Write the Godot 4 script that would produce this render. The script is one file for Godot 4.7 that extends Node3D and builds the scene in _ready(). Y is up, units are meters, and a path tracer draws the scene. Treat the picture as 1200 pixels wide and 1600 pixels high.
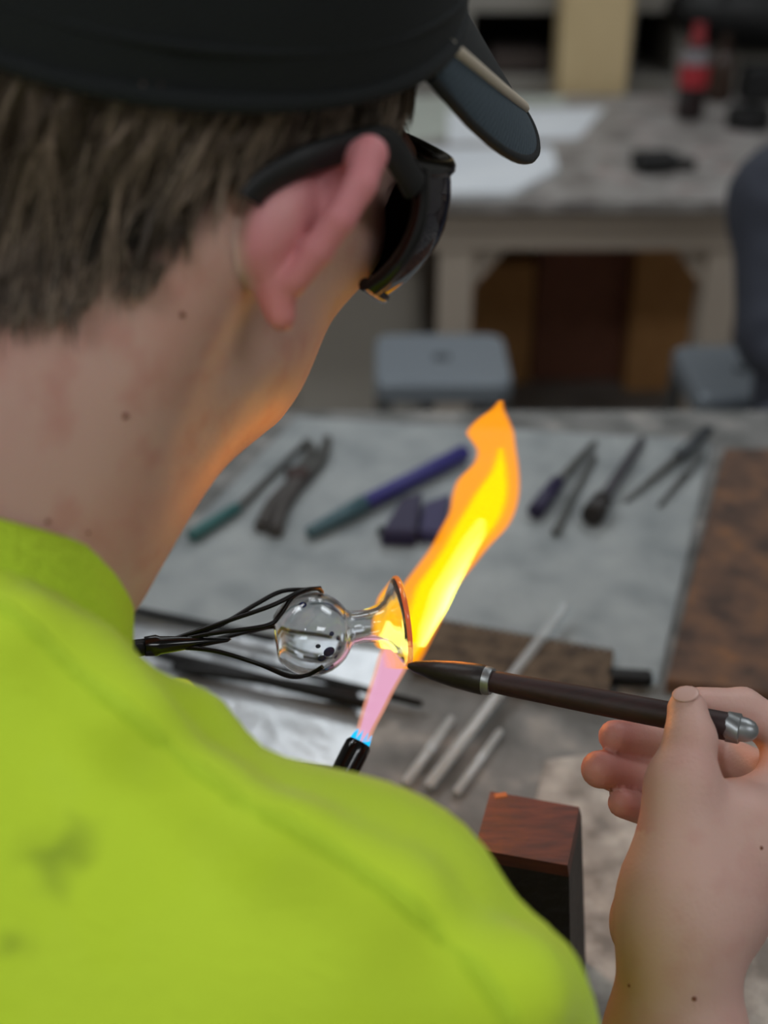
extends Node3D
# A lampworker seen over the right shoulder, working a glass piece in a bench torch flame.

const FOCAL := 1931.37            # pixels, for a 1200 x 1600 frame and a 45 degree vertical field
const EYE := Vector3(0, 1.46, 0)
const CU := Vector3(0, 0.8660254, -0.5)
const CF := Vector3(0, -0.5, -0.8660254)
const CR := Vector3(1, 0, 0)
const BENCH := 0.88
const TABLE := 0.75

var M := {}
var used := {}
var rng := RandomNumberGenerator.new()


# ------------------------------------------------------------------ small helpers
func P(px: float, py: float, d: float) -> Vector3:          # a measured point of the place
	return EYE + CF * d + CR * ((px - 600.0) / FOCAL * d) + CU * ((800.0 - py) / FOCAL * d)


func G(px: float, py: float, y: float) -> Vector3:          # a measured point on a level surface at height y
	var dir := CF + CR * ((px - 600.0) / FOCAL) + CU * ((800.0 - py) / FOCAL)
	return EYE + dir * ((y - EYE.y) / dir.y)


func C(r: float, g: float, b: float) -> Color:
	return Color(r / 255.0, g / 255.0, b / 255.0)


func numbered(called: String) -> String:
	used[called] = used.get(called, -1) + 1
	return called if used[called] == 0 else "%s_%03d" % [called, used[called]]


func tag(o: Node3D, label: String, category := "", group := "", kind := "") -> Node3D:
	if label: o.set_meta("label", label)
	if category: o.set_meta("category", category)
	if group: o.set_meta("group", group)
	if kind: o.set_meta("kind", kind)
	return o


func thing(called: String, label: String, category: String, at := Vector3.ZERO, group := "") -> Node3D:
	var o := Node3D.new()
	o.name = numbered(called)
	add_child(o)
	o.position = at
	tag(o, label, category, group)
	return o


func put(called: String, mesh: Mesh, mat: Material, parent: Node3D = self) -> MeshInstance3D:
	var o := MeshInstance3D.new()
	o.name = numbered(called) if parent == self else called
	o.mesh = mesh
	o.material_override = mat
	o.cast_shadow = GeometryInstance3D.SHADOW_CASTING_SETTING_ON
	if parent == self:
		add_child(o)
	else:
		parent.add_child(o, true)
		var up := parent
		while up != self and up is Node3D:                    # geometry is given in world places
			o.transform = up.transform.affine_inverse() * o.transform
			up = up.get_parent()
	return o


func struct(called: String, mesh: Mesh, mat: Material) -> MeshInstance3D:
	var o := put(called, mesh, mat)
	o.set_meta("kind", "structure")
	return o


func S() -> SurfaceTool:
	var st := SurfaceTool.new()
	st.begin(Mesh.PRIMITIVE_TRIANGLES)
	return st


func done(st: SurfaceTool) -> ArrayMesh:
	st.generate_normals()
	return st.commit()


func tri(st: SurfaceTool, a: Vector3, b: Vector3, c: Vector3, out: Vector3) -> void:
	if (c - a).cross(b - a).dot(out) < 0.0:
		var t := b
		b = c
		c = t
	st.add_vertex(a)
	st.add_vertex(b)
	st.add_vertex(c)


func quad(st: SurfaceTool, a: Vector3, b: Vector3, c: Vector3, d: Vector3, out: Vector3) -> void:
	tri(st, a, b, c, out)
	tri(st, a, c, d, out)


func slab(st: SurfaceTool, poly: PackedVector3Array, down: Vector3, bevel := 0.0) -> void:   # a flat convex outline given a thickness, its upper edge bevelled
	st.set_smooth_group(-1)
	var c := Vector3.ZERO
	for p in poly: c += p
	c /= poly.size()
	var up := -down.normalized()
	var n := poly.size()
	var top := PackedVector3Array()
	for p in poly: top.append(p + (c - p).normalized() * bevel)
	for i in n:
		var a := poly[i]
		var b := poly[(i + 1) % n]
		var out := (a + b) * 0.5 - c
		tri(st, c, top[i], top[(i + 1) % n], up)
		tri(st, c + down, a + down, b + down, -up)
		var lower := -up * bevel
		if bevel > 0.0: quad(st, top[i], top[(i + 1) % n], b + lower, a + lower, out + up * 0.5 * out.length())
		quad(st, a + lower, b + lower, b + down, a + down, out)


func box(st: SurfaceTool, t: Transform3D, size: Vector3, bv := 0.003) -> void:   # a box with chamfered edges
	st.set_smooth_group(-1)
	var h := size * 0.5
	bv = minf(bv, minf(h.x, minf(h.y, h.z)) * 0.45)
	var c := t.origin
	for ax in 3:
		var a1 := (ax + 1) % 3
		var a2 := (ax + 2) % 3
		for s in [-1.0, 1.0]:
			var q := []
			for k in [[-1, -1], [1, -1], [1, 1], [-1, 1]]:
				var v := Vector3.ZERO
				v[ax] = s * h[ax]
				v[a1] = k[0] * (h[a1] - bv)
				v[a2] = k[1] * (h[a2] - bv)
				q.append(t * v)
			quad(st, q[0], q[1], q[2], q[3], (q[0] + q[2]) * 0.5 - c)
		for s1 in [-1.0, 1.0]:
			for s2 in [-1.0, 1.0]:
				var e := []
				for w in [-1.0, 1.0]:
					var v1 := Vector3.ZERO
					v1[ax] = w * (h[ax] - bv); v1[a1] = s1 * h[a1]; v1[a2] = s2 * (h[a2] - bv)
					var v2 := Vector3.ZERO
					v2[ax] = w * (h[ax] - bv); v2[a1] = s1 * (h[a1] - bv); v2[a2] = s2 * h[a2]
					e.append(t * v1)
					e.append(t * v2)
				quad(st, e[0], e[1], e[3], e[2], (e[0] + e[3]) * 0.5 - c)
	for sx in [-1.0, 1.0]:
		for sy in [-1.0, 1.0]:
			for sz in [-1.0, 1.0]:
				var s3 := Vector3(sx, sy, sz)
				var i := h - Vector3(bv, bv, bv)
				tri(st, t * (s3 * Vector3(h.x, i.y, i.z)), t * (s3 * Vector3(i.x, h.y, i.z)), t * (s3 * Vector3(i.x, i.y, h.z)), t.basis * s3)


func box_at(st: SurfaceTool, centre: Vector3, size: Vector3, bv := 0.003, turn := 0.0) -> void:
	box(st, Transform3D(Basis(Vector3.UP, turn), centre), size, bv)


func tube(st: SurfaceTool, pts: PackedVector3Array, radii: PackedFloat32Array, sides := 10, flat := Vector3.ZERO, squash := 1.0) -> void:
	st.set_smooth_group(0)
	var n := pts.size()
	var rings := []
	var u := Vector3.ZERO
	for i in n:
		var t := (pts[mini(i + 1, n - 1)] - pts[maxi(i - 1, 0)]).normalized()
		if flat != Vector3.ZERO:
			u = (flat - t * flat.dot(t)).normalized()
		elif i == 0:
			u = t.cross(Vector3.UP if absf(t.y) < 0.9 else Vector3.RIGHT).normalized()
		else:
			u = (u - t * u.dot(t)).normalized()
		var v := t.cross(u)
		var ring := PackedVector3Array()
		var r := radii[mini(i, radii.size() - 1)]
		for k in sides:
			var a := TAU * k / sides
			ring.append(pts[i] + u * cos(a) * r * squash + v * sin(a) * r)
		rings.append(ring)
	for i in n - 1:
		for k in sides:
			var k2 := (k + 1) % sides
			quad(st, rings[i][k], rings[i][k2], rings[i + 1][k2], rings[i + 1][k], rings[i][k] + rings[i + 1][k2] - pts[i] - pts[i + 1])
	for k in sides:
		var k2 := (k + 1) % sides
		st.set_smooth_group(1)
		tri(st, pts[0], rings[0][k], rings[0][k2], pts[0] - pts[1])
		tri(st, pts[n - 1], rings[n - 1][k], rings[n - 1][k2], pts[n - 1] - pts[n - 2])


func curve(ctrl: PackedVector3Array, n: int) -> PackedVector3Array:      # a smooth line through measured points
	var out := PackedVector3Array()
	var m := ctrl.size()
	for i in n + 1:
		var f := float(i) / n * (m - 1)
		var k := mini(int(f), m - 2)
		out.append(ctrl[k].cubic_interpolate(ctrl[k + 1], ctrl[maxi(k - 1, 0)], ctrl[mini(k + 2, m - 1)], f - k))
	return out


func lathe(st: SurfaceTool, at: Vector3, axis: Vector3, prof: PackedVector2Array, sides := 24) -> void:   # prof: (along the axis, radius)
	axis = axis.normalized()
	var u := axis.cross(Vector3.UP if absf(axis.y) < 0.9 else Vector3.RIGHT).normalized()
	var v := axis.cross(u)
	var group := 0
	for i in prof.size() - 1:
		var a := prof[i]
		var b := prof[i + 1]
		if i > 0 and absf((b - a).angle_to(a - prof[i - 1])) > 0.6: group += 1
		st.set_smooth_group(group)
		var nrm := Vector2(-(b - a).y, (b - a).x)      # outward when the profile runs along the axis
		for k in sides:
			var d1 := u * cos(TAU * k / sides) + v * sin(TAU * k / sides)
			var d2 := u * cos(TAU * (k + 1) / sides) + v * sin(TAU * (k + 1) / sides)
			var out := axis * nrm.x + (d1 + d2) * 0.5 * nrm.y
			var p1 := at + axis * a.x + d1 * a.y
			var p2 := at + axis * a.x + d2 * a.y
			var p3 := at + axis * b.x + d2 * b.y
			var p4 := at + axis * b.x + d1 * b.y
			if a.y > 1e-6: tri(st, p1, p2, p3 if b.y > 1e-6 else p4, out)
			if b.y > 1e-6: tri(st, p1, p3, p4, out)


func ball(st: SurfaceTool, c: Vector3, axes: Basis, nu := 16, nv := 10) -> void:   # an ellipsoid, axes = its half axes
	st.set_smooth_group(0)
	for j in nv:
		for i in nu:
			var q := []
			for k in [[i, j], [i + 1, j], [i + 1, j + 1], [i, j + 1]]:
				var a: float = TAU * k[0] / nu
				var b: float = PI * k[1] / nv
				q.append(c + axes * Vector3(sin(b) * cos(a), cos(b), sin(b) * sin(a)))
			var out: Vector3 = (q[0] + q[2]) * 0.5 - c
			if j > 0: tri(st, q[0], q[1], q[2], out)
			if j < nv - 1: tri(st, q[0], q[2], q[3], out)


# ------------------------------------------------------------------ a field of distances and its surface
class Field:
	var o: Vector3
	var h: float
	var nx: int
	var ny: int
	var nz: int
	var d: PackedFloat32Array

	func _init(lo: Vector3, hi: Vector3, cell: float) -> void:
		o = lo
		h = cell
		nx = int(ceil((hi.x - lo.x) / h)) + 1
		ny = int(ceil((hi.y - lo.y) / h)) + 1
		nz = int(ceil((hi.z - lo.z) / h)) + 1
		d.resize(nx * ny * nz)
		d.fill(0.5)

	func span(lo: Vector3, hi: Vector3) -> PackedInt32Array:
		var a := (lo - o) / h
		var b := (hi - o) / h
		return PackedInt32Array([clampi(floori(a.x), 0, nx - 1), clampi(floori(a.y), 0, ny - 1), clampi(floori(a.z), 0, nz - 1), clampi(ceili(b.x), 0, nx - 1), clampi(ceili(b.y), 0, ny - 1), clampi(ceili(b.z), 0, nz - 1)])

	func cap(a: Vector3, b: Vector3, ra: float, rb: float, k := 0.01) -> void:      # a tapered limb between two joints
		var m := maxf(ra, rb) + k + h * 2.5
		var s := span(a.min(b) - Vector3(m, m, m), a.max(b) + Vector3(m, m, m))
		var ba := b - a
		var inv := 1.0 / maxf(ba.length_squared(), 1e-9)
		for z in range(s[2], s[5] + 1):
			for y in range(s[1], s[4] + 1):
				var i := (z * ny + y) * nx + s[0]
				var p := o + Vector3(s[0], y, z) * h - a
				for x in range(s[0], s[3] + 1):
					var t := clampf(p.dot(ba) * inv, 0.0, 1.0)
					var e := (p - ba * t).length() - ra - (rb - ra) * t
					var c := d[i]
					var g := k - absf(e - c)
					d[i] = minf(e, c) - (g * g * 0.25 / k if g > 0.0 else 0.0)
					i += 1
					p.x += h

	func ell(at: Vector3, axes: Basis, r: Vector3, k := 0.01, dig := false) -> void:   # an ellipsoid, smoothly joined or dug out
		var m := maxf(r.x, maxf(r.y, r.z)) + k + h * 2.5
		var s := span(at - Vector3(m, m, m), at + Vector3(m, m, m))
		var to := axes.transposed()
		for z in range(s[2], s[5] + 1):
			for y in range(s[1], s[4] + 1):
				var i := (z * ny + y) * nx + s[0]
				var p := o + Vector3(s[0], y, z) * h - at
				for x in range(s[0], s[3] + 1):
					var q := (to * p) / r
					var l := q.length()
					var e := l * (l - 1.0) / maxf((q / r).length(), 1e-6) if l > 1e-6 else -r.x
					var c := d[i]
					if dig:
						e = -e
						var g2 := k - absf(e - c)
						d[i] = maxf(e, c) + (g2 * g2 * 0.25 / k if g2 > 0.0 else 0.0)
					else:
						var g := k - absf(e - c)
						d[i] = minf(e, c) - (g * g * 0.25 / k if g > 0.0 else 0.0)
					i += 1
					p.x += h

	func cut_cap(a: Vector3, b: Vector3, ra: float, rb: float, k := 0.004) -> void:    # a limb-shaped hollow
		var m := maxf(ra, rb) + k + h * 2.5
		var s := span(a.min(b) - Vector3(m, m, m), a.max(b) + Vector3(m, m, m))
		var ba := b - a
		var inv := 1.0 / maxf(ba.length_squared(), 1e-9)
		for z in range(s[2], s[5] + 1):
			for y in range(s[1], s[4] + 1):
				for x in range(s[0], s[3] + 1):
					var i := (z * ny + y) * nx + x
					var p := o + Vector3(x, y, z) * h - a
					var t := clampf(p.dot(ba) * inv, 0.0, 1.0)
					var e := -((p - ba * t).length() - ra - (rb - ra) * t)
					var c := d[i]
					var g := k - absf(e - c)
					d[i] = maxf(e, c) + (g * g * 0.25 / k if g > 0.0 else 0.0)

	func cut_plane(at: Vector3, n: Vector3) -> void:                                     # keeps what lies behind the plane
		for z in nz:
			for y in ny:
				var i := (z * ny + y) * nx
				for x in nx:
					d[i] = maxf(d[i], (o + Vector3(x, y, z) * h - at).dot(n))
					i += 1

	func at(p: Vector3) -> float:
		var q := (p - o) / h
		var x := clampi(int(q.x), 0, nx - 2)
		var y := clampi(int(q.y), 0, ny - 2)
		var z := clampi(int(q.z), 0, nz - 2)
		var f := (q - Vector3(x, y, z)).clamp(Vector3.ZERO, Vector3.ONE)
		var i := (z * ny + y) * nx + x
		var j := i + nx * ny
		return lerpf(lerpf(lerpf(d[i], d[i + 1], f.x), lerpf(d[i + nx], d[i + nx + 1], f.x), f.y), lerpf(lerpf(d[j], d[j + 1], f.x), lerpf(d[j + nx], d[j + nx + 1], f.x), f.y), f.z)

	func grad(p: Vector3) -> Vector3:
		var e := h * 0.8
		return Vector3(at(p + Vector3(e, 0, 0)) - at(p - Vector3(e, 0, 0)), at(p + Vector3(0, e, 0)) - at(p - Vector3(0, e, 0)), at(p + Vector3(0, 0, e)) - at(p - Vector3(0, 0, e))).normalized()

	func pull(p: Vector3, off := 0.0) -> Vector3:        # moves a point onto the surface, or off it
		for k in 4: p -= grad(p) * (at(p) - off) * 0.9
		return p

	func meet(from: Vector3, dir: Vector3, most := 1.2) -> Vector3:
		var t := 0.15
		while t < most:
			var e := at(from + dir * t)
			if e < 0.0004: break
			t += clampf(e * 0.6, 0.0008, 0.02)
		return from + dir * t

	func surface() -> Array:           # surface nets: places, normals, triangles
		var ids := PackedInt32Array()
		ids.resize(d.size())
		ids.fill(-1)
		var pos := PackedVector3Array()
		var nor := PackedVector3Array()
		var sx := 1
		var sy := nx
		var sz := nx * ny
		for z in nz - 1:
			for y in ny - 1:
				var i := (z * ny + y) * nx - 1
				for x in nx - 1:
					i += 1
					var a0 := d[i]
					if absf(a0) > h * 3.5: continue
					var a1 := d[i + 1]
					var a2 := d[i + sy]
					var a3 := d[i + sy + 1]
					var a4 := d[i + sz]
					var a5 := d[i + sz + 1]
					var a6 := d[i + sz + sy]
					var a7 := d[i + sz + sy + 1]
					var n := int(a0 < 0.0) + int(a1 < 0.0) + int(a2 < 0.0) + int(a3 < 0.0) + int(a4 < 0.0) + int(a5 < 0.0) + int(a6 < 0.0) + int(a7 < 0.0)
					if n == 0 or n == 8: continue
					var v := Vector3.ZERO
					var m := 0
					if (a0 < 0.0) != (a1 < 0.0): v += Vector3(a0 / (a0 - a1), 0, 0); m += 1
					if (a2 < 0.0) != (a3 < 0.0): v += Vector3(a2 / (a2 - a3), 1, 0); m += 1
					if (a4 < 0.0) != (a5 < 0.0): v += Vector3(a4 / (a4 - a5), 0, 1); m += 1
					if (a6 < 0.0) != (a7 < 0.0): v += Vector3(a6 / (a6 - a7), 1, 1); m += 1
					if (a0 < 0.0) != (a2 < 0.0): v += Vector3(0, a0 / (a0 - a2), 0); m += 1
					if (a1 < 0.0) != (a3 < 0.0): v += Vector3(1, a1 / (a1 - a3), 0); m += 1
					if (a4 < 0.0) != (a6 < 0.0): v += Vector3(0, a4 / (a4 - a6), 1); m += 1
					if (a5 < 0.0) != (a7 < 0.0): v += Vector3(1, a5 / (a5 - a7), 1); m += 1
					if (a0 < 0.0) != (a4 < 0.0): v += Vector3(0, 0, a0 / (a0 - a4)); m += 1
					if (a1 < 0.0) != (a5 < 0.0): v += Vector3(1, 0, a1 / (a1 - a5)); m += 1
					if (a2 < 0.0) != (a6 < 0.0): v += Vector3(0, 1, a2 / (a2 - a6)); m += 1
					if (a3 < 0.0) != (a7 < 0.0): v += Vector3(1, 1, a3 / (a3 - a7)); m += 1
					var p := o + (Vector3(x, y, z) + v / m) * h
					ids[i] = pos.size()
					pos.append(p)
					nor.append(grad(p))
		var tris := PackedInt32Array()
		for z in range(1, nz - 1):
			for y in range(1, ny - 1):
				var i := (z * ny + y) * nx
				for x in range(1, nx - 1):
					i += 1
					var a := d[i]
					if absf(a) > h * 2.0: continue
					for ax in 3:
						var b := d[i + (sx if ax == 0 else sy if ax == 1 else sz)]
						if (a < 0.0) == (b < 0.0): continue
						var u := sy if ax == 0 else sz if ax == 1 else sx
						var w := sz if ax == 0 else sx if ax == 1 else sy
						var q0 := ids[i - u - w]
						var q1 := ids[i - w]
						var q2 := ids[i]
						var q3 := ids[i - u]
						if q0 < 0 or q1 < 0 or q2 < 0 or q3 < 0: continue
						if a < 0.0: tris.append_array([q0, q2, q1, q0, q3, q2])
						else: tris.append_array([q0, q1, q2, q0, q2, q3])
		return [pos, nor, tris]


func skin_over(st: SurfaceTool, f: Field, look: String) -> void:
	var got := f.surface()
	var pos: PackedVector3Array = got[0]
	var nor: PackedVector3Array = got[1]
	var tris: PackedInt32Array = got[2]
	var col := PackedColorArray()
	var keep := PackedByteArray()
	for p in pos:
		var c := Color.WHITE
		match look:
			"head": c = head_tint(p)
			"ear": c = ear_tint(p)
			"hand": c = hand_tint(p)
			"trunk": c = skin_tint(p)
			"shirt": c = shirt_tint(p)
			"hooded": c = Color(0.036, 0.043, 0.056) if p.y < 1.13 else Color(0.44, 0.26, 0.2)
		col.append(c)
		keep.append(1 if look != "ear" or head.at(p) > 0.0004 else 0)
	for t in range(0, tris.size(), 3):
		if keep[tris[t]] + keep[tris[t + 1]] + keep[tris[t + 2]] == 0: continue
		for k in 3:
			st.set_color(col[tris[t + k]])
			st.set_normal(nor[tris[t + k]])
			st.add_vertex(pos[tris[t + k]])


func noise_tex(sd: int, freq: float, cols: Array, offs: Array = [], size := 512, octaves := 4, kind := FastNoiseLite.TYPE_SIMPLEX_SMOOTH, bump := 0.0) -> NoiseTexture2D:
	var n := FastNoiseLite.new()
	n.seed = sd
	n.frequency = freq
	n.noise_type = kind
	n.fractal_octaves = octaves
	var t := NoiseTexture2D.new()
	t.width = size
	t.height = size
	t.seamless = true
	t.noise = n
	if bump > 0.0:
		t.as_normal_map = true
		t.bump_strength = bump
	else:
		var g := Gradient.new()
		if offs.is_empty():
			for i in cols.size(): offs.append(float(i) / maxi(cols.size() - 1, 1))
		g.offsets = PackedFloat32Array(offs)
		g.colors = PackedColorArray(cols)
		t.color_ramp = g
	return t


func mat(col: Color, rough := 0.7, metal := 0.0, spec := 0.5) -> StandardMaterial3D:
	var m := StandardMaterial3D.new()
	m.albedo_color = col
	m.roughness = rough
	m.metallic = metal
	m.metallic_specular = spec
	return m


func textured(t: Texture2D, scale: Vector3, rough := 0.7, metal := 0.0, normal: Texture2D = null, nscale := 0.5) -> StandardMaterial3D:
	var m := mat(Color.WHITE, rough, metal)
	m.albedo_texture = t
	m.uv1_triplanar = true
	m.uv1_world_triplanar = true
	m.uv1_scale = scale
	if normal:
		m.normal_enabled = true
		m.normal_texture = normal
		m.normal_scale = nscale
	return m


# ------------------------------------------------------------------ the scene
func _ready() -> void:
	rng.seed = 7
	# camera
	var cam := Camera3D.new()
	cam.name = "camera"
	add_child(cam)
	var lens := CameraAttributesPhysical.new()
	lens.frustum_focal_length = 42.25
	lens.frustum_focus_distance = 0.555
	lens.exposure_aperture = 4.3
	cam.attributes = lens
	cam.position = EYE
	cam.rotation_degrees = Vector3(-30, 0, 0)
	cam.fov = 45.0
	cam.near = 0.05
	cam.far = 60.0
	cam.current = true
	# sky and exposure
	var env := Environment.new()
	env.background_mode = Environment.BG_COLOR
	env.background_color = Color(0.55, 0.6, 0.65)
	env.tonemap_mode = Environment.TONE_MAPPER_LINEAR
	env.tonemap_exposure = 1.0
	env.sdfgi_enabled = true
	env.ssao_enabled = true
	env.ssil_enabled = true
	var we := WorldEnvironment.new()
	we.name = "surroundings"
	we.environment = env
	add_child(we)
	# ceiling lights
	ceiling_light(Vector3(-1.2, 2.88, 1.0), "white ceiling light panel behind the camera above the sitting worker", 1.0)
	ceiling_light(Vector3(1.3, 2.88, 1.0), "white ceiling light panel behind the camera above the bare floor", 0.8)
	ceiling_light(Vector3(-1.2, 2.88, -1.5), "white ceiling light panel above the gap between workbench and table", 1.0)
	ceiling_light(Vector3(1.3, 2.88, -1.5), "white ceiling light panel above the person in the hooded top", 0.8)
	ceiling_light(Vector3(0.2, 2.88, -3.3), "white ceiling light panel above the far end of the long table", 0.5)
	materials()
	setting()
	workbench()
	person()
	glasses()
	hot_work()
	bench_things()
	far_table()
	bystander()


func ceiling_light(at: Vector3, label: String, power: float) -> void:
	var t := thing("ceiling_light", label, "light", at, "ceiling light panels")
	var f := S()
	for s in [-1.0, 1.0]:
		box_at(f, at + Vector3(0, 0, s * 0.31), Vector3(1.24, 0.03, 0.02), 0.003)
		box_at(f, at + Vector3(s * 0.61, 0, 0), Vector3(0.02, 0.03, 0.6), 0.003)
	put("frame", done(f), mat(C(225, 225, 222), 0.5), t)
	var d := S()
	box_at(d, at + Vector3(0, 0.004, 0), Vector3(1.2, 0.012, 0.6), 0.003)
	var m := mat(C(240, 240, 240), 0.8)
	m.emission_enabled = true
	m.emission = Color(0.95, 0.98, 1.0)
	m.emission_energy_multiplier = 2.0
	put("diffuser", done(d), m, t)
	var l := AreaLight3D.new()
	l.name = "panel_light"
	l.area_size = Vector2(1.2, 0.6)
	l.light_color = Color(0.97, 0.985, 1.0)
	l.light_energy = 1.52 * power
	l.area_range = 12.0
	l.shadow_enabled = true
	t.add_child(l)
	l.position = Vector3(0, -0.012, 0)
	l.rotation_degrees = Vector3(-90, 0, 0)


func materials() -> void:
	var fine := noise_tex(3, 0.02, [], [], 512, 4, FastNoiseLite.TYPE_SIMPLEX_SMOOTH, 4.0)
	var rough_n := noise_tex(4, 0.012, [], [], 512, 5, FastNoiseLite.TYPE_SIMPLEX_SMOOTH, 8.0)
	M.wall = textured(noise_tex(11, 0.006, [C(120, 116, 110), C(138, 134, 127)]), Vector3.ONE, 0.9, 0.0, fine, 0.3)
	M.pale_wall = textured(noise_tex(41, 0.006, [C(196, 194, 188), C(210, 208, 202)]), Vector3.ONE, 0.9)
	M.floor = textured(noise_tex(12, 0.01, [C(128, 122, 116), C(148, 142, 136), C(160, 154, 148)]), Vector3.ONE, 0.75, 0.0, rough_n, 0.3)
	M.ceiling = mat(C(215, 214, 210), 0.9)
	M.tan = textured(noise_tex(13, 0.01, [C(200, 177, 134), C(214, 191, 148)]), Vector3(2, 0.4, 2), 0.7)
	M.grey_paint = mat(C(140, 136, 129), 0.6)
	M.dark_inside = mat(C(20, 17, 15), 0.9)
	M.bench = textured(noise_tex(14, 0.011, [C(84, 84, 82), C(104, 104, 102), C(118, 117, 115), C(150, 146, 140)], [0.2, 0.45, 0.65, 0.9], 512, 6), Vector3(2.2, 2.2, 2.2), 0.55, 0.15, rough_n, 0.6)
	M.steel_sheet = textured(noise_tex(15, 0.008, [C(122, 128, 130), C(144, 149, 150), C(158, 162, 162)], [], 512, 5), Vector3(3, 3, 3), 0.5, 0.25, fine, 0.25)
	M.foil = textured(noise_tex(16, 0.01, [C(185, 190, 194), C(222, 226, 230)]), Vector3(3, 3, 3), 0.32, 0.75, rough_n, 0.22)
	M.pale_board = textured(noise_tex(42, 0.012, [C(118, 113, 108), C(142, 137, 131), C(158, 153, 147), C(180, 175, 168)], [0.2, 0.42, 0.6, 0.85], 512, 6), Vector3(4, 4, 4), 0.8, 0.0, rough_n, 0.6)
	M.rust = textured(noise_tex(17, 0.01, [C(66, 50, 42), C(92, 68, 54), C(108, 78, 58), C(140, 92, 54)], [0.15, 0.45, 0.75, 0.98], 512, 6), Vector3(4, 4, 4), 0.8, 0.1, rough_n, 0.7)
	M.brown_strip = textured(noise_tex(18, 0.012, [C(52, 40, 30), C(84, 68, 52), C(104, 88, 70)], [], 512, 5), Vector3(8, 8, 8), 0.75, 0.2, rough_n, 0.6)
	M.red_wood = textured(noise_tex(19, 0.014, [C(66, 30, 20), C(84, 38, 26), C(98, 48, 33)], [0.2, 0.55, 0.9], 512, 5), Vector3(4, 22, 22), 0.5, 0.0, fine, 0.5)
	M.char = textured(noise_tex(20, 0.02, [C(9, 8, 8), C(24, 21, 20)], [], 256, 4), Vector3(12, 12, 12), 0.6, 0.0, rough_n, 0.7)
	M.graphite = textured(noise_tex(21, 0.02, [C(22, 18, 17), C(46, 36, 33)], [], 256, 4), Vector3(20, 20, 20), 0.45, 0.1, fine, 0.4)
	M.handle = textured(noise_tex(22, 0.016, [C(30, 13, 13), C(58, 26, 23)], [], 256, 4), Vector3(8, 60, 60), 0.58, 0.0, fine, 0.4)
	M.chrome = mat(C(150, 153, 155), 0.4, 0.85)
	M.black_metal = mat(C(14, 13, 13), 0.4, 0.5)
	M.black = mat(C(15, 15, 16), 0.55)
	M.gloss_black = mat(C(9, 8, 9), 0.16)
	M.grey_metal = mat(C(88, 88, 86), 0.45, 0.6)
	M.stool = mat(C(130, 138, 146), 0.42, 0.35)
	M.teal = mat(C(42, 92, 92), 0.5)
	M.purple = mat(C(44, 40, 112), 0.5)
	M.dark_purple = mat(C(30, 22, 58), 0.5)
	M.paper = textured(noise_tex(23, 0.006, [C(205, 210, 216), C(224, 228, 232)]), Vector3.ONE, 0.9)
	M.newsprint = textured(noise_tex(24, 0.02, [C(150, 152, 146), C(176, 180, 172), C(160, 178, 160)], [], 512, 3), Vector3(3, 3, 3), 0.9)
	M.tabletop = textured(noise_tex(25, 0.009, [C(112, 106, 104), C(134, 130, 126), C(158, 154, 152), C(140, 112, 106)], [0.2, 0.5, 0.75, 0.95], 512, 6), Vector3(1.6, 1.6, 1.6), 0.55, 0.0, fine, 0.3)
	M.table_wood = mat(C(170, 157, 143), 0.7)
	M.carton = textured(noise_tex(26, 0.01, [C(176, 126, 76), C(190, 140, 88)]), Vector3(3, 3, 3), 0.85)
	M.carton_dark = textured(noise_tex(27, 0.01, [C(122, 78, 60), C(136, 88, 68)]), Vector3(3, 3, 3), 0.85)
	M.hood = textured(noise_tex(28, 0.02, [C(44, 50, 60), C(62, 69, 80)], [], 512, 4), Vector3(6, 6, 6), 0.95, 0.0, rough_n, 0.4)
	# skin: colours come with the shape
	M.skin = mat(Color.WHITE, 0.52, 0.0, 0.4)
	M.skin.vertex_color_use_as_albedo = true
	M.skin.subsurf_scatter_enabled = true
	M.skin.subsurf_scatter_strength = 0.12
	M.skin.normal_enabled = true
	M.skin.normal_texture = noise_tex(31, 0.05, [], [], 512, 3, FastNoiseLite.TYPE_SIMPLEX_SMOOTH, 3.0)
	M.skin.normal_scale = 0.35
	M.skin.uv1_triplanar = true
	M.skin.uv1_world_triplanar = true
	M.skin.uv1_scale = Vector3(14, 14, 14)
	M.nail = mat(C(206, 166, 154), 0.4)
	M.mole = mat(C(124, 74, 54), 0.7)
	M.shirt = mat(Color.WHITE, 0.9, 0.0, 0.3)
	M.shirt.vertex_color_use_as_albedo = true
	M.shirt.normal_enabled = true
	M.shirt.normal_texture = noise_tex(32, 0.06, [], [], 512, 2, FastNoiseLite.TYPE_SIMPLEX_SMOOTH, 5.0)
	M.shirt.normal_scale = 0.35
	M.shirt.uv1_triplanar = true
	M.shirt.uv1_world_triplanar = true
	M.shirt.uv1_scale = Vector3(9, 9, 9)
	M.shirt.rim_enabled = true
	M.shirt.rim = 0.3
	M.collar = mat(C(198, 231, 52), 0.9)
	M.collar.normal_enabled = true
	M.collar.normal_texture = M.shirt.normal_texture
	M.collar.uv1_triplanar = true
	M.collar.uv1_scale = Vector3(9, 9, 9)
	M.cap = textured(twill(C(15, 18, 19), C(27, 31, 32)), Vector3(26, 26, 26), 0.95, 0.0, fine, 0.4)
	M.cap_under = textured(twill(C(40, 52, 60), C(74, 88, 98)), Vector3(22, 22, 22), 0.9, 0.0, fine, 0.4)
	M.piping = mat(C(196, 184, 166), 0.8)
	M.hair = mat(Color.WHITE, 0.42, 0.0, 0.5)
	M.hair.vertex_color_use_as_albedo = true
	M.lens = mat(Color(0.06, 0.02, 0.09), 0.06)
	M.glass = StandardMaterial3D.new()
	M.glass.albedo_color = Color(0.98, 0.99, 1.0, 0.02)
	M.glass.roughness = 0.02
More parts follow.
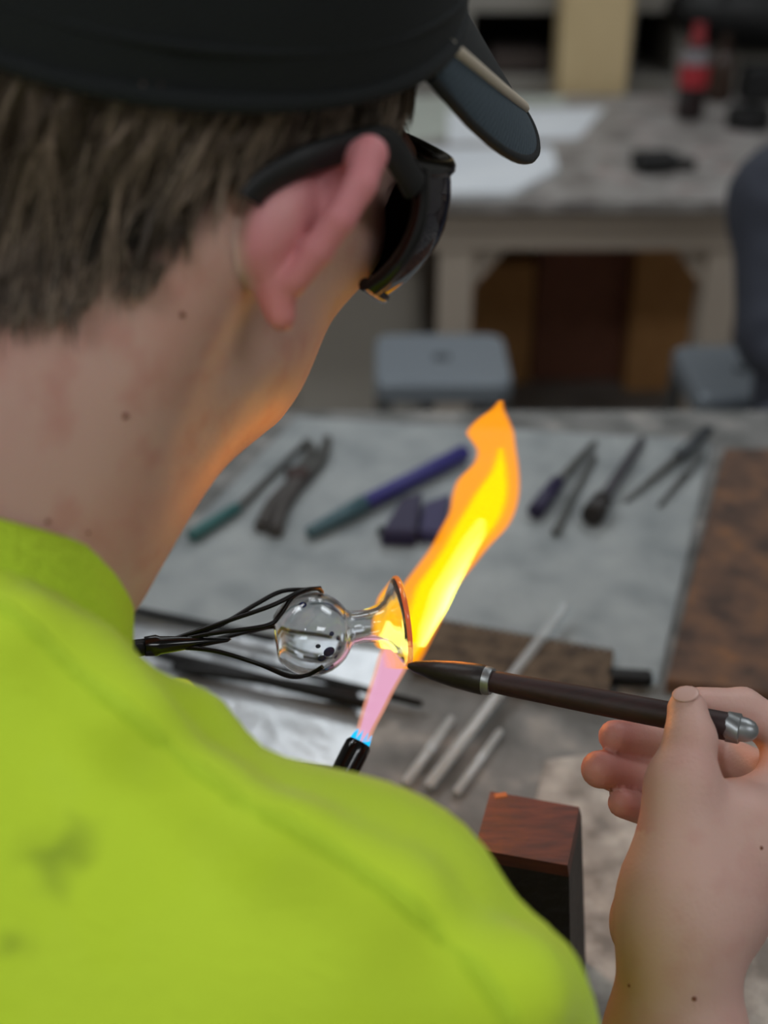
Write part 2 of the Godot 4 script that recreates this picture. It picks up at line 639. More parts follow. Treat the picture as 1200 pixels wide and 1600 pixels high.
	M.glass.transparency = BaseMaterial3D.TRANSPARENCY_ALPHA
	M.glass.refraction_enabled = true
	M.glass.refraction_scale = 0.047
	M.rod = StandardMaterial3D.new()
	M.rod.albedo_color = Color(0.9, 0.92, 0.93, 0.38)
	M.rod.roughness = 0.12
	M.rod.transparency = BaseMaterial3D.TRANSPARENCY_ALPHA
	M.rod.refraction_enabled = true
	M.rod.refraction_scale = 0.047
	M.cobalt = mat(C(22, 34, 92), 0.15)


func twill(a: Color, b: Color) -> ImageTexture:
	var im := Image.create(128, 128, false, Image.FORMAT_RGB8)
	var r := RandomNumberGenerator.new()
	r.seed = 5
	for y in 128:
		for x in 128:
			var w := 0.5 + 0.5 * sin(TAU * (x + y * 2) / 16.0)
			im.set_pixel(x, y, a.lerp(b, clampf(w * 0.8 + r.randf() * 0.3, 0.0, 1.0)))
	return ImageTexture.create_from_image(im)


# ------------------------------------------------------------------ the room
func setting() -> void:
	var f := S()
	box_at(f, Vector3(0, -0.05, -0.85), Vector3(6.4, 0.1, 6.9), 0.0)
	struct("floor", done(f), M.floor)
	var c := S()
	box_at(c, Vector3(0, 2.97, -0.85), Vector3(6.4, 0.1, 6.9), 0.0)
	struct("ceiling", done(c), M.ceiling)
	for w in [["wall_back", Vector3(0, 1.45, -4.25), Vector3(6.4, 3.1, 0.1)], ["wall_front", Vector3(0, 1.45, 2.55), Vector3(6.4, 3.1, 0.1)], ["wall_left", Vector3(-3.2, 1.45, -0.85), Vector3(0.1, 3.1, 6.9)], ["wall_right", Vector3(3.2, 1.45, -0.85), Vector3(0.1, 3.1, 6.9)]]:
		var b := S()
		box_at(b, w[1], w[2], 0.0)
		struct(w[0], done(b), M.wall if w[0] == "wall_back" else M.pale_wall)
	var p := S()
	box_at(p, Vector3(0.582, 1.45, -3.66), Vector3(0.19, 2.94, 0.16), 0.006)
	struct("trim_1", done(p), M.tan)
	# the shelf unit along the wall behind the long table
	var t := thing("shelf_unit", "grey painted shelf unit with dark cubbyholes standing behind the long table", "shelf", Vector3(0.5, 0, -4.0))
	var zf := -3.75
	var xs := [-0.9, 0.02, 0.235, 0.70, 0.86, 1.18, 1.75]
	for x in xs:
		var v := S()
		box_at(v, Vector3(x, 0.75, zf - 0.2), Vector3(0.035 if x != 0.02 else 0.03, 1.5, 0.4), 0.003)
		put("upright", done(v), M.grey_paint, t)
	for y in [0.2, 0.73, 0.97, 1.45]:
		var v := S()
		box_at(v, Vector3(0.425, y, zf - 0.2), Vector3(2.65, 0.075 if y == 0.97 else 0.05, 0.398), 0.003)
		put("shelf", done(v), M.grey_paint, t)
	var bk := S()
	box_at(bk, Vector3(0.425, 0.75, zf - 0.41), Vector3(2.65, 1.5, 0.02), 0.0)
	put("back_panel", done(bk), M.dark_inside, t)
	var dr := S()
	box_at(dr, Vector3(1.02, 0.845, zf - 0.012), Vector3(0.28, 0.2, 0.02), 0.003)
	put("door", done(dr), M.grey_paint, t)
	var cu := S()
	box_at(cu, Vector3(0.40, 0.79, zf - 0.14), Vector3(0.17, 0.06, 0.2), 0.008)
	tag(put("storage_box", done(cu), mat(C(72, 62, 58), 0.8)), "dull brown storage box inside the cubbyhole beside the tan post", "box")
	# a soft black bag on the wall shelf
	var bag := S()
	var bc := P(1172, 22, 3.5)
	ball(bag, bc, Basis(Vector3(0.24, -0.02, 0), Vector3(0.0, 0.1, 0), Vector3(0, 0, 0.1)), 20, 12)
	var bt := thing("duffel_bag", "black soft bag hanging before the shelf unit above the cola bottle", "bag", bc)
	put("body", done(bag), M.black, bt)
	var bs := S()
	tube(bs, curve(PackedVector3Array([bc + Vector3(-0.1, 0.05, 0.09), bc + Vector3(-0.08, 0.16, 0.09), bc + Vector3(0.08, 0.16, 0.09), bc + Vector3(0.1, 0.04, 0.09)]), 14), PackedFloat32Array([0.009]), 8)
	put("handle", done(bs), M.black, bt)
	var bh := S()
	bar(bh, bc + Vector3(0, 0.13, 0.09), bc + Vector3(0, 0.135, -0.3), 0.007)
	put("hook", done(bh), M.black_metal, bt)


# ------------------------------------------------------------------ the bench and what lies on it
func workbench() -> void:
	var t := thing("workbench", "grey worn metal-topped workbench in front of the worker", "workbench", Vector3(0.1, 0, -0.85))
	var top := S()
	box_at(top, Vector3(0.1, BENCH - 0.02, -0.78), Vector3(2.2, 0.04, 0.90), 0.004)
	put("bench_top", done(top), M.bench, t)
	for x in [-0.93, 1.13]:
		for z in [-0.4, -1.18]:
			var l := S()
			box_at(l, Vector3(x, (BENCH - 0.04) * 0.5, z), Vector3(0.06, BENCH - 0.04, 0.06), 0.004)
			put("leg", done(l), M.grey_metal, t)
	var r := S()
	box_at(r, Vector3(0.1, 0.24, -1.18), Vector3(2.0, 0.05, 0.03), 0.003)
	put("rail", done(r), M.grey_metal, t)


func flat_sheet(called: String, px: Array, thick: float, m: Material, label: String, category: String, lift := 0.0) -> MeshInstance3D:
	var st := S()
	var poly := PackedVector3Array()
	for q in px: poly.append(G(q[0], q[1], BENCH + lift + thick))
	slab(st, poly, Vector3(0, -thick + 0.0002, 0), minf(0.0015, thick * 0.4))
	return tag(put(called, done(st), m), label, category)


func bar(st: SurfaceTool, a: Vector3, b: Vector3, ra: float, rb := -1.0, sides := 10) -> void:
	tube(st, PackedVector3Array([a, a.lerp(b, 0.02), a.lerp(b, 0.5), a.lerp(b, 0.98), b]), PackedFloat32Array([ra * 0.7, ra, (ra + (rb if rb > 0 else ra)) * 0.5, rb if rb > 0 else ra, (rb if rb > 0 else ra) * 0.7]), sides)


func bench_things() -> void:
	flat_sheet("metal_mat", [[462, 651], [1114, 688], [1028, 1072], [172, 955]], 0.004, M.steel_sheet, "large pale grey metal sheet carrying the row of hand tools", "metal sheet")
	flat_sheet("foil_sheet", [[100, 962], [600, 1016], [560, 1200], [60, 1180]], 0.002, M.foil, "shiny crumpled silver foil sheet under the glass bulb", "foil")
	flat_sheet("rusty_board", [[1132, 700], [1400, 700], [1400, 1105], [1042, 1062]], 0.012, M.rust, "rusty brown scorched board at the edge of the bench beyond the hand", "board")
	# the notched brown strip at the near edge of the mat
	var st := S()
	var a := G(660, 965, BENCH + 0.014)
	var b := G(960, 1018, BENCH + 0.014)
	var c := G(952, 1085, BENCH + 0.014)
	var d := G(640, 1035, BENCH + 0.014)
	slab(st, PackedVector3Array([a, b, c, d]), Vector3(0, -0.0095, 0), 0.001)
	var strip := put("notched_strip", done(st), M.brown_strip)
	tag(strip, "brown worn metal strip with a notched edge lying before the pale sheet", "metal strip")
	for i in 24:
		var n := S()
		var p := a.lerp(b, (i + 0.5) / 24.0)
		box(n, Transform3D(Basis(Vector3.UP, atan2(-(b - a).z, (b - a).x)), p + Vector3(0, -0.005, -0.002)), Vector3(0.0042, 0.009, 0.005), 0.0006)
		put("tooth", done(n), M.brown_strip, strip)
	var cl := S()
	box(cl, Transform3D(Basis(Vector3.UP, -0.1), G(982, 1058, BENCH + 0.009)), Vector3(0.035, 0.01, 0.012), 0.002)
	tag(put("black_clip", done(cl), M.black_metal), "small black metal clip lying past the end of the notched strip", "clip")
	flat_sheet("fireproof_board", [[852, 1186], [1330, 1130], [1420, 1800], [700, 1800]], 0.002, M.pale_board, "pale patchy fireproof board under the wooden block and the hand", "board")
	# clear rods lying on the bench
	var rods := [[[632, 1226], [706, 1122], 0.0036, "short clear glass rod lying on the bench just past the torch"], [[668, 1230], [884, 946], 0.0042, "long clear glass rod lying across the notched strip"], [[712, 1240], [782, 1142], 0.003, "thin clear glass rod lying between the long rod and the wooden block"]]
	for q in rods:
		var g := S()
		var lift: float = BENCH + q[2] + (0.0145 if q[2] == 0.0042 else 0.001)
		bar(g, G(q[0][0], q[0][1], BENCH + q[2] + 0.001), G(q[1][0], q[1][1], lift), q[2], q[2], 14)
		tag(put("glass_rod", done(g), M.rod), q[3], "glass rod", "clear glass rods on the bench")
	var dark := [[[150, 940], [432, 1000], 0.0035, "thin black steel rod lying along the upper edge of the foil"], [[240, 1020], [590, 1105], 0.0045, "black steel rod lying on the foil below the glass bulb"], [[270, 1042], [560, 1085], 0.004, "black steel rod lying on the foil closest to the shirt"], [[300, 1010], [660, 1100], 0.003, "thin black steel rod reaching towards the torch flame"]]
	for q in dark:
		var g := S()
		bar(g, G(q[0][0], q[0][1], BENCH + q[2] + 0.006), G(q[1][0], q[1][1], BENCH + q[2] + 0.006), q[2], q[2], 10)
		tag(put("steel_rod", done(g), M.black_metal), q[3], "steel rod", "black steel rods on the foil")
	hand_tools()
	wood_block()


func on_mat(x: float, y: float, r := 0.004) -> Vector3:
	return G(x, y, BENCH + 0.0045 + r)


func hand_tools() -> void:
	# pliers
	var t := thing("pliers", "grey metal pliers with brown jaws lying at the left of the pale sheet", "pliers", on_mat(465, 755, 0))
	for k in [[[466, 756], [500, 720], [512, 684]], [[462, 752], [486, 708], [478, 690]]]:
		var s := S()
		tube(s, curve(PackedVector3Array([on_mat(k[0][0], k[0][1]), on_mat(k[1][0], k[1][1]), on_mat(k[2][0], k[2][1])]), 10), PackedFloat32Array([0.008, 0.008, 0.0075, 0.007, 0.007, 0.0065, 0.006, 0.006, 0.005, 0.005, 0.004]), 10)
		put("jaw", done(s), M.grey_metal, t)
	for k in [[[465, 756], [440, 795], [430, 832]], [[463, 753], [428, 785], [408, 824]]]:
		var s := S()
		tube(s, curve(PackedVector3Array([on_mat(k[0][0], k[0][1], 0.005), on_mat(k[1][0], k[1][1], 0.005), on_mat(k[2][0], k[2][1], 0.005)]), 10), PackedFloat32Array([0.008, 0.007, 0.007]), 10)
		put("handle", done(s), mat(C(70, 66, 64), 0.5, 0.3), t)
	var pv := S()
	lathe(pv, on_mat(465, 755, 0.0), Vector3.UP, PackedVector2Array([Vector2(0, 0), Vector2(0, 0.012), Vector2(0.013, 0.012), Vector2(0.015, 0.008), Vector2(0.015, 0)]), 16)
	put("pivot", done(pv), mat(C(52, 34, 30), 0.5, 0.3), t)
	# teal handled pick
	tool("pick", [[298, 838], [372, 792], [478, 690]], [0.006, 0.0035, 0.0025], M.teal, M.grey_metal, "teal handled metal pick lying beside the grey pliers", "pick")
	tool("marker_pen", [[728, 706], [570, 786], [482, 834]], [0.0085, 0.0085, 0.006], M.purple, mat(C(56, 84, 92), 0.5), "slim purple pen with a teal end lying left of the flame", "pen")
	tool("graver", [[836, 800], [872, 752], [930, 690]], [0.008, 0.004, 0.003], M.dark_purple, M.grey_metal, "dark purple handled scraper lying just past the flame", "scraper")
	tool("rake", [[868, 832], [895, 775], [930, 712]], [0.004, 0.003, 0.003], mat(C(76, 78, 76), 0.5), M.grey_metal, "thin grey rake with a plain shaft between scraper and punch", "rake")
	tool("punch", [[925, 806], [942, 780], [1004, 686]], [0.011, 0.0055, 0.004], mat(C(36, 32, 32), 0.5), mat(C(70, 68, 74), 0.5, 0.4), "grey punch with a blunt dark head on the pale sheet", "punch")
	tool("tweezers", [[1106, 672], [1060, 714], [978, 782]], [0.007, 0.004, 0.002], mat(C(62, 66, 70), 0.5, 0.3), M.grey_metal, "long grey tweezers lying towards the rusty board", "tweezers")
	tool("needle", [[1098, 708], [1070, 742], [1030, 790]], [0.004, 0.003, 0.002], mat(C(92, 94, 94), 0.5, 0.3), M.grey_metal, "short grey needle tool lying closest to the rusty board", "needle tool")
	# purple clamp
	var p := thing("clamp", "dark purple spring clamp lying under the purple pen", "clamp", on_mat(640, 795, 0))
	var s1 := S()
	slab(s1, PackedVector3Array([on_mat(596, 828, 0.016), on_mat(628, 776, 0.016), on_mat(660, 768, 0.016), on_mat(650, 830, 0.016)]), Vector3(0, -0.0155, 0), 0.003)
	put("body", done(s1), M.dark_purple, p)
	var s2 := S()
	slab(s2, PackedVector3Array([on_mat(655, 828, 0.012), on_mat(662, 784, 0.012), on_mat(704, 770, 0.012), on_mat(690, 832, 0.012)]), Vector3(0, -0.0115, 0), 0.003)
	put("grip", done(s2), mat(C(42, 36, 78), 0.5), p)
	var s3 := S()
	bar(s3, on_mat(590, 828, 0.004), on_mat(695, 834, 0.004), 0.004)
	put("bar", done(s3), mat(C(40, 52, 50), 0.5), p)


func tool(called: String, px: Array, r: Array, m1: Material, m2: Material, label: String, category: String) -> void:
	var a := on_mat(px[0][0], px[0][1], r[0])
	var b := on_mat(px[1][0], px[1][1], r[0])
	var c := on_mat(px[2][0], px[2][1], r[2])
	var t := thing(called, label, category, b)
	var s := S()
	bar(s, a, b, r[0], r[0] * 0.85, 12)
	put("handle", done(s), m1, t)
	var s2 := S()
	bar(s2, b, c, r[1], r[2], 10)
	put("shaft", done(s2), m2, t)


func wood_block() -> void:
	var y := 1.0
	var top := [G(764, 1236, y), G(908, 1262, y), G(889, 1357, y), G(738, 1330, y)]
	var low := []
	for p in top: low.append(Vector3(p.x, BENCH + 0.0025, p.z))
	low[1].x += 0.012
	low[2].x += 0.010
	var t := thing("wood_block", "dark reddish wooden block with charred black sides beside the shirt sleeve", "wooden block", (low[0] + low[2]) * 0.5)
	var c: Vector3 = (top[0] + top[2]) * 0.5
	var s := S()
	s.set_smooth_group(-1)
	var mid: Vector3 = (c + (low[0] + low[2]) * 0.5) * 0.5
	var rim := []
	for i in 4: rim.append(top[i].lerp(low[i], 0.05))
	for i in 4:
		var j := (i + 1) % 4
		quad(s, rim[i], rim[j], low[j], low[i], (rim[i] + low[j]) * 0.5 - mid)
	quad(s, low[0], low[1], low[2], low[3], Vector3.DOWN)
	put("body", done(s), M.char, t)
	var s2 := S()
	s2.set_smooth_group(-1)
	var ins := []
	for i in 4: ins.append(top[i].lerp(c, 0.04) + Vector3(0, 0.001, 0))
	quad(s2, ins[0], ins[1], ins[2], ins[3], Vector3.UP)
	for i in 4:
		var j := (i + 1) % 4
		quad(s2, ins[i], ins[j], rim[j], rim[i], (ins[i] + rim[j]) * 0.5 - mid)
	put("scorched_top", done(s2), M.red_wood, t)
	var ch := S()
	box(ch, Transform3D(Basis(Vector3.UP, 0.2), G(782, 1243, y) + Vector3(0, 0.0005, 0.001)), Vector3(0.007, 0.002, 0.004), 0.0008)
	put("chip", done(ch), mat(C(170, 110, 70), 0.8), t)


# ------------------------------------------------------------------ the torch, flame, glass and holder
func flame_shell(st: SurfaceTool, rows: Array, grow := 0.0, depth_in := 0.0) -> void:    # rows: [y, left, right]; every ring is round
	st.set_smooth_group(0)
	var n := rows.size()
	var rings := []
	var mids := []
	var fine := []
	for i in (n - 1) * 3 + 1:
		var f := i / 3.0
		var k := mini(int(f), n - 2)
		var w := f - k
		var q := []
		for c in 3: q.append(cubic_interpolate(rows[k][c], rows[k + 1][c], rows[maxi(k - 1, 0)][c], rows[mini(k + 2, n - 1)][c], w))
		fine.append(q)
	for q in fine:
		var d := flame_depth(q[0]) + depth_in
		var mid := P((q[1] + q[2]) * 0.5, q[0], d)
		var r: float = maxf((q[2] - q[1]) * 0.5 + grow, 0.6) / FOCAL * d
		var ring := PackedVector3Array()
		for k in 20: ring.append(mid + CR * cos(TAU * k / 20) * r - CF * sin(TAU * k / 20) * r)
		rings.append(ring)
		mids.append(mid)
	for i in rings.size() - 1:
		for k in 20:
			quad(st, rings[i][k], rings[i][(k + 1) % 20], rings[i + 1][(k + 1) % 20], rings[i + 1][k], rings[i][k] + rings[i + 1][(k + 1) % 20] - mids[i] - mids[i + 1])
	var e := rings.size() - 1
	for k in 20:
		tri(st, mids[0], rings[0][k], rings[0][(k + 1) % 20], -CU * signf((mids[1] - mids[0]).dot(CU)))
		tri(st, mids[e], rings[e][k], rings[e][(k + 1) % 20], CU * signf((mids[1] - mids[0]).dot(CU)))


func flame_depth(y: float) -> float:
	return 0.618 + (1150.0 - y) / 530.0 * 0.10


func glow(col: Color, energy: float, alpha: float) -> StandardMaterial3D:
	var m := mat(Color(0, 0, 0, alpha), 1.0, 0.0, 0.0)
	m.transparency = BaseMaterial3D.TRANSPARENCY_ALPHA
	m.emission_enabled = true
	m.emission = col
	m.emission_energy_multiplier = energy
	return m


func hot_work() -> void:
	# bench torch: nozzle, body, foot
	var tip := P(562, 1160, 0.618)
	var ax := (P(600, 1085, 0.626) - tip).normalized()
	var t := thing("bench_torch", "black bench torch with a round nozzle mostly hidden by the shirt", "torch", Vector3(tip.x, BENCH, tip.z))
	var s := S()
	lathe(s, tip - ax * 0.03, ax, PackedVector2Array([Vector2(0, 0), Vector2(0, 0.0066), Vector2(0.024, 0.0068), Vector2(0.0285, 0.0066), Vector2(0.03, 0.0058), Vector2(0.029, 0.005), Vector2(0.0265, 0.0048), Vector2(0.0265, 0)]), 28)
	put("nozzle", done(s), M.gloss_black, t)
	var s2 := S()
	lathe(s2, tip - ax * 0.12, ax, PackedVector2Array([Vector2(0, 0), Vector2(0, 0.011), Vector2(0.01, 0.014), Vector2(0.07, 0.014), Vector2(0.085, 0.009), Vector2(0.092, 0.0066), Vector2(0.092, 0)]), 28)
	put("body", done(s2), M.black_metal, t)
	var s3 := S()
	var low := tip - ax * 0.085
	var foot := Vector3(low.x, BENCH + 0.003, low.z)
	bar(s3, low, foot + Vector3(0, 0.004, 0), 0.008)
	box_at(s3, foot + Vector3(0, 0.0012, 0), Vector3(0.08, 0.008, 0.07), 0.002)
	put("stand", done(s3), M.black_metal, t)
	# the flame
	var fl := thing("torch_flame", "tall yellow and orange torch flame with a pink base", "flame", tip)
	var cone := [[1157, 554, 580], [1140, 556, 586], [1110, 564, 602], [1080, 573, 617], [1050, 583, 634], [1025, 590, 648], [1005, 598, 660]]
	for k in [[0.0, 0.22, Color(1.0, 0.68, 0.55), 1.0], [-3.0, 0.25, Color(1.0, 0.68, 0.66), 1.0], [-7.0, 0.5, Color(0.84, 0.68, 0.95), 1.05]]:
		var st := S()
		flame_shell(st, cone, k[0])
		put("pink_flame_cone", done(st), glow(k[2], k[3], k[1]), fl)
	var outer := [[1042, 600, 652], [1022, 598, 664], [1000, 600, 675], [975, 604, 688], [945, 613, 702], [915, 628, 717], [885, 650, 741], [855, 672, 765], [825, 688, 793], [800, 701, 806], [775, 705, 812], [750, 714, 813], [725, 738, 811], [705, 744, 808], [690, 736, 806], [675, 728, 804], [655, 745, 796], [640, 766, 789], [626, 779, 786]]
	for k in [[1.5, 0.16, Color(1.0, 0.56, 0.12)], [-2.0, 0.28, Color(1.0, 0.62, 0.0)], [-6.0, 0.36, Color(1.0, 0.66, 0.0)]]:
		var st := S()
		flame_shell(st, outer, k[0])
		put("orange_flame", done(st), glow(k[2], 1.25, k[1]), fl)
	var yellow := [[1030, 622, 646], [1005, 628, 664], [975, 632, 680], [945, 640, 697], [915, 650, 711], [885, 672, 728], [855, 692, 750], [825, 708, 774], [800, 724, 788], [770, 742, 795], [740, 764, 794], [715, 774, 790], [700, 779, 786]]
	for k in [[3.0, 0.25, Color(1.0, 0.80, 0.0), 1.5], [-2.0, 0.35, Color(1.0, 0.90, 0.0), 2.0], [-7.0, 0.5, Color(1.0, 0.95, 0.0), 2.6]]:
		var st := S()
		flame_shell(st, yellow, k[0], -0.002)
		put("yellow_flame", done(st), glow(k[2], k[3], k[1]), fl)
	var core := [[1010, 652, 662], [980, 656, 680], [950, 666, 698], [920, 676, 712], [890, 694, 728], [860, 712, 744], [835, 728, 757], [818, 742, 758], [810, 748, 754]]
	for k in [[3.0, 0.35, Color(1.0, 1.0, 0.45)], [-1.0, 0.5, Color(1.0, 1.0, 0.62)], [-5.0, 0.6, Color(1.0, 1.0, 0.7)]]:
		var st := S()
		flame_shell(st, core, k[0], -0.004)
		put("pale_flame_core", done(st), glow(k[2], 3.4, k[1]), fl)
	var lick := [[1012, 590, 640], [1004, 585, 642], [985, 584, 640], [960, 585, 634], [935, 590, 628], [915, 604, 626], [903, 614, 624]]
	for k in [[1.5, 0.22, Color(1.0, 0.60, 0.12)], [-2.0, 0.4, Color(1.0, 0.68, 0.04)], [-6.0, 0.45, Color(1.0, 0.76, 0.0)], [-10.0, 0.5, Color(1.0, 0.88, 0.0)]]:
		var st := S()
		flame_shell(st, lick, k[0], -0.028)
		put("flame_on_glass", done(st), glow(k[2], 1.3, k[1]), fl)
	var hot := [[1012, 596, 640], [1002, 594, 636], [990, 600, 630], [978, 606, 622], [970, 610, 616]]
	for k in [[1.0, 0.3], [-3.0, 0.45]]:
		var hs := S()
		flame_shell(hs, hot, k[0], -0.036)
		put("flame_on_glass", done(hs), glow(Color(1, 0.98, 0.5), 2.2, k[1]), fl)
	for i in 9:
		var st := S()
		var a := TAU * i / 9.0
		var u := ax.cross(Vector3.UP).normalized()
		var p := tip + (u * cos(a) + ax.cross(u) * sin(a)) * 0.0042 - ax * 0.002
		lathe(st, p, ax, PackedVector2Array([Vector2(0, 0), Vector2(0, 0.0011), Vector2(0.003, 0.0012), Vector2(0.0075, 0.0002), Vector2(0.0077, 0)]), 8)
		put("blue_flame_jet", done(st), glow(Color(0.1, 0.75, 1.0), 1.2, 0.85), fl)
	var l := OmniLight3D.new()
	l.name = "flame_light"
	l.light_color = Color(1.0, 0.52, 0.16)
	l.light_energy = 0.008
	l.light_size = 0.012
	l.omni_range = 8.0
	l.omni_attenuation = 2.0
	l.shadow_enabled = true
	fl.add_child(l)
	l.position = P(690, 905, flame_depth(905)) - tip
	glass_piece()
	claw()
	reamer()


func glass_piece() -> void:
	var c := P(487, 990, 0.600)
	var e := P(628, 970, 0.606)
	var ax := (e - c).normalized()
	var t := thing("glass_bulb", "clear blown glass bulb with blue specks and a flared lip in the flame", "glassware", c)
	var R := 0.0205
	var wall := 0.0022
	var o := PackedVector2Array()
	var inn := PackedVector2Array()
	# outer profile from the open end, round the bulb, along the neck, out to the flared lip
	var reach := (e - c).length()
	o.append(Vector2(-0.0175, 0.0105))
	for i in 15:
		var a := lerpf(2.55, 0.46, i / 14.0)
		o.append(Vector2(cos(a) * R, sin(a) * R))
	for q in [[0.0205, 0.0084], [0.0245, 0.008], [0.0295, 0.0085], [0.034, 0.010], [0.0385, 0.0145], [0.0415, 0.0195], [0.0432, 0.0222], [0.0448, 0.0226], [0.0458, 0.0218]]: o.append(Vector2(q[0], q[1]))
	for q in [[0.0448, 0.0195], [0.0425, 0.0145], [0.039, 0.0095], [0.034, 0.0068], [0.0295, 0.0058], [0.0245, 0.0055], [0.0195, 0.006]]: inn.append(Vector2(q[0], q[1]))
	for i in 13:
		var a := lerpf(0.42, 2.6, i / 12.0)
		inn.append(Vector2(cos(a) * (R - wall), sin(a) * (R - wall)))
	inn.append(Vector2(-0.0172, 0.0085))
	var prof := PackedVector2Array()
	prof.append_array(o)
	prof.append_array(inn)
	prof.append(o[0])
	var st := S()
	lathe_closed(st, c, ax, prof, 48)
	put("bulb", done(st), M.glass, t)
	# blue specks on the far side of the bulb
	var r2 := RandomNumberGenerator.new()
	r2.seed = 12
	var u := ax.cross(Vector3.UP).normalized()
	var v := ax.cross(u)
	var marks := [[516, 1012, 7], [505, 1022, 5], [530, 1002, 4], [476, 943, 5], [533, 1018, 4], [500, 1003, 3], [516, 1040, 6], [505, 1046, 5], [528, 1032, 4], [520, 985, 3]]
	for q in marks:
		var dir := (P(q[0], q[1], 0.6) - c)
		var rr := R - wall * 0.5
		var flat := dir - CF * dir.dot(CF)
		var k := minf(flat.length() / rr, 0.96)
		var p := c + flat.normalized() * rr * k - CF * rr * sqrt(1.0 - k * k) * (1.0 if q[2] != 4 else -1.0)
		var s := S()
		var rad: float = q[2] * 1.35 / FOCAL * 0.6
		var nn := (p - c).normalized()
		var b1 := nn.cross(Vector3.UP).normalized()
		ball(s, p, Basis(b1 * rad, nn * 0.0009, b1.cross(nn) * rad * 0.85), 12, 8)
		put("blue_speck", done(s), M.cobalt, t)
	# hot orange glass at the lip
	var hr := S()
	var ring := PackedVector3Array()
	for i in 37: ring.append(c + ax * 0.0448 + (u * cos(TAU * i / 36.0) + v * sin(TAU * i / 36.0)) * 0.0212)
	tube(hr, ring, PackedFloat32Array([0.0011]), 8)
	put("glowing_lip", done(hr), glow(Color(0.95, 0.42, 0.22), 0.75, 0.55), t)


func lathe_closed(st: SurfaceTool, at: Vector3, axis: Vector3, prof: PackedVector2Array, sides: int) -> void:
	st.set_smooth_group(0)
	var u := axis.cross(Vector3.UP).normalized()
	var v := axis.cross(u)
	var area := 0.0
	for i in prof.size() - 1: area += prof[i].cross(prof[i + 1])
	for i in prof.size() - 1:
		var a := prof[i]
		var b := prof[i + 1]
		var nrm := Vector2((b - a).y, -(b - a).x) * signf(area)
		for k in sides:
			var d1 := u * cos(TAU * k / sides) + v * sin(TAU * k / sides)
			var d2 := u * cos(TAU * (k + 1) / sides) + v * sin(TAU * (k + 1) / sides)
			quad(st, at + axis * a.x + d1 * a.y, at + axis * a.x + d2 * a.y, at + axis * b.x + d2 * b.y, at + axis * b.x + d1 * b.y, axis * nrm.x + (d1 + d2) * 0.5 * nrm.y)


func claw() -> void:
	var root := P(240, 1009, 0.565)
	var t := thing("claw_holder", "black wire claw holder gripping the glass bulb", "claw holder", root)
	var s := S()
	var axis := (P(300, 1004, 0.57) - root).normalized()
	lathe(s, root - axis * 0.0, axis, PackedVector2Array([Vector2(-0.004, 0), Vector2(-0.004, 0.0045), Vector2(0.001, 0.005), Vector2(0.003, 0.0042), Vector2(0.016, 0.0030), Vector2(0.034, 0.0012), Vector2(0.036, 0)]), 18)
	put("collar", done(s), M.gloss_black, t)
	var h := S()
	bar(h, root, P(60, 1035, 0.55), 0.0038, 0.0055, 14)
	put("handle", done(h), M.black_metal, t)
	var w := [
		[[250, 1006, 0.57], [340, 978, 0.578], [400, 944, 0.583], [440, 924, 0.588], [480, 921, 0.598], [500, 919, 0.606]],
		[[250, 1006, 0.57], [350, 972, 0.572], [425, 946, 0.576], [470, 924, 0.583], [496, 920, 0.592], [503, 926, 0.6]],
		[[250, 1007, 0.57], [330, 990, 0.57], [415, 978, 0.573], [438, 960, 0.577], [458, 932, 0.582], [484, 921, 0.59]],
		[[250, 1008, 0.57], [330, 1000, 0.58], [420, 980, 0.605], [450, 985, 0.622], [500, 992, 0.624], [520, 996, 0.62]],
		[[250, 1010, 0.57], [330, 1016, 0.567], [400, 1036, 0.568], [450, 1056, 0.578], [480, 1055, 0.585], [504, 1042, 0.582]],
	]
	for q in w:
		var pts := PackedVector3Array()
		for p in q: pts.append(P(p[0], p[1], p[2]))
		var st := S()
		tube(st, curve(pts, 28), PackedFloat32Array([0.0011]), 8)
		put("wire", done(st), M.black_metal, t)


func reamer() -> void:
	var a := P(638, 1040, 0.594)
	var b := P(1178, 1143, 0.528)
	var ax := (b - a).normalized()
	var L := (b - a).length()
	var k := L / 540.0                                   # metres per measured step along the tool
	var t := thing("shaping_tool", "dark tapered shaping tool with a brown wooden handle held in the hand", "tool", a)
	var s := S()
	lathe(s, a, ax, PackedVector2Array([Vector2(0, 0), Vector2(0, 0.0012), Vector2(12 * k, 0.0028), Vector2(45 * k, 0.0048), Vector2(80 * k, 0.0062), Vector2(110 * k, 0.0069), Vector2(128 * k, 0.0071), Vector2(133 * k, 0.0066), Vector2(133 * k, 0)]), 32)
	put("tapered_head", done(s), M.graphite, t)
	var f := S()
	lathe(f, a, ax, PackedVector2Array([Vector2(129 * k, 0.003), Vector2(129 * k, 0.0068), Vector2(137 * k, 0.0068), Vector2(143 * k, 0.0062), Vector2(143 * k, 0)]), 32)
	put("ferrule", done(f), M.chrome, t)
	var h := S()
	lathe(h, a, ax, PackedVector2Array([Vector2(140 * k, 0.002), Vector2(140 * k, 0.0049), Vector2(160 * k, 0.0053), Vector2(300 * k, 0.0059), Vector2(430 * k, 0.0061), Vector2(500 * k, 0.0061), Vector2(506 * k, 0.0055), Vector2(506 * k, 0)]), 32)
	put("handle", done(h), M.handle, t)
	var n := S()
	lathe(n, a, ax, PackedVector2Array([Vector2(500 * k, 0.004), Vector2(500 * k, 0.006), Vector2(502 * k, 0.0066), Vector2(520 * k, 0.0066), Vector2(522 * k, 0.0058)]), 6)
	var nut := put("cap_nut", done(n), M.chrome, t)
	var dm := S()
	lathe(dm, a, ax, PackedVector2Array([Vector2(518 * k, 0.003), Vector2(518 * k, 0.0054), Vector2(530 * k, 0.0052), Vector2(540 * k, 0.004), Vector2(545 * k, 0.0022), Vector2(547 * k, 0)]), 24)
	put("dome", done(dm), M.chrome, nut)


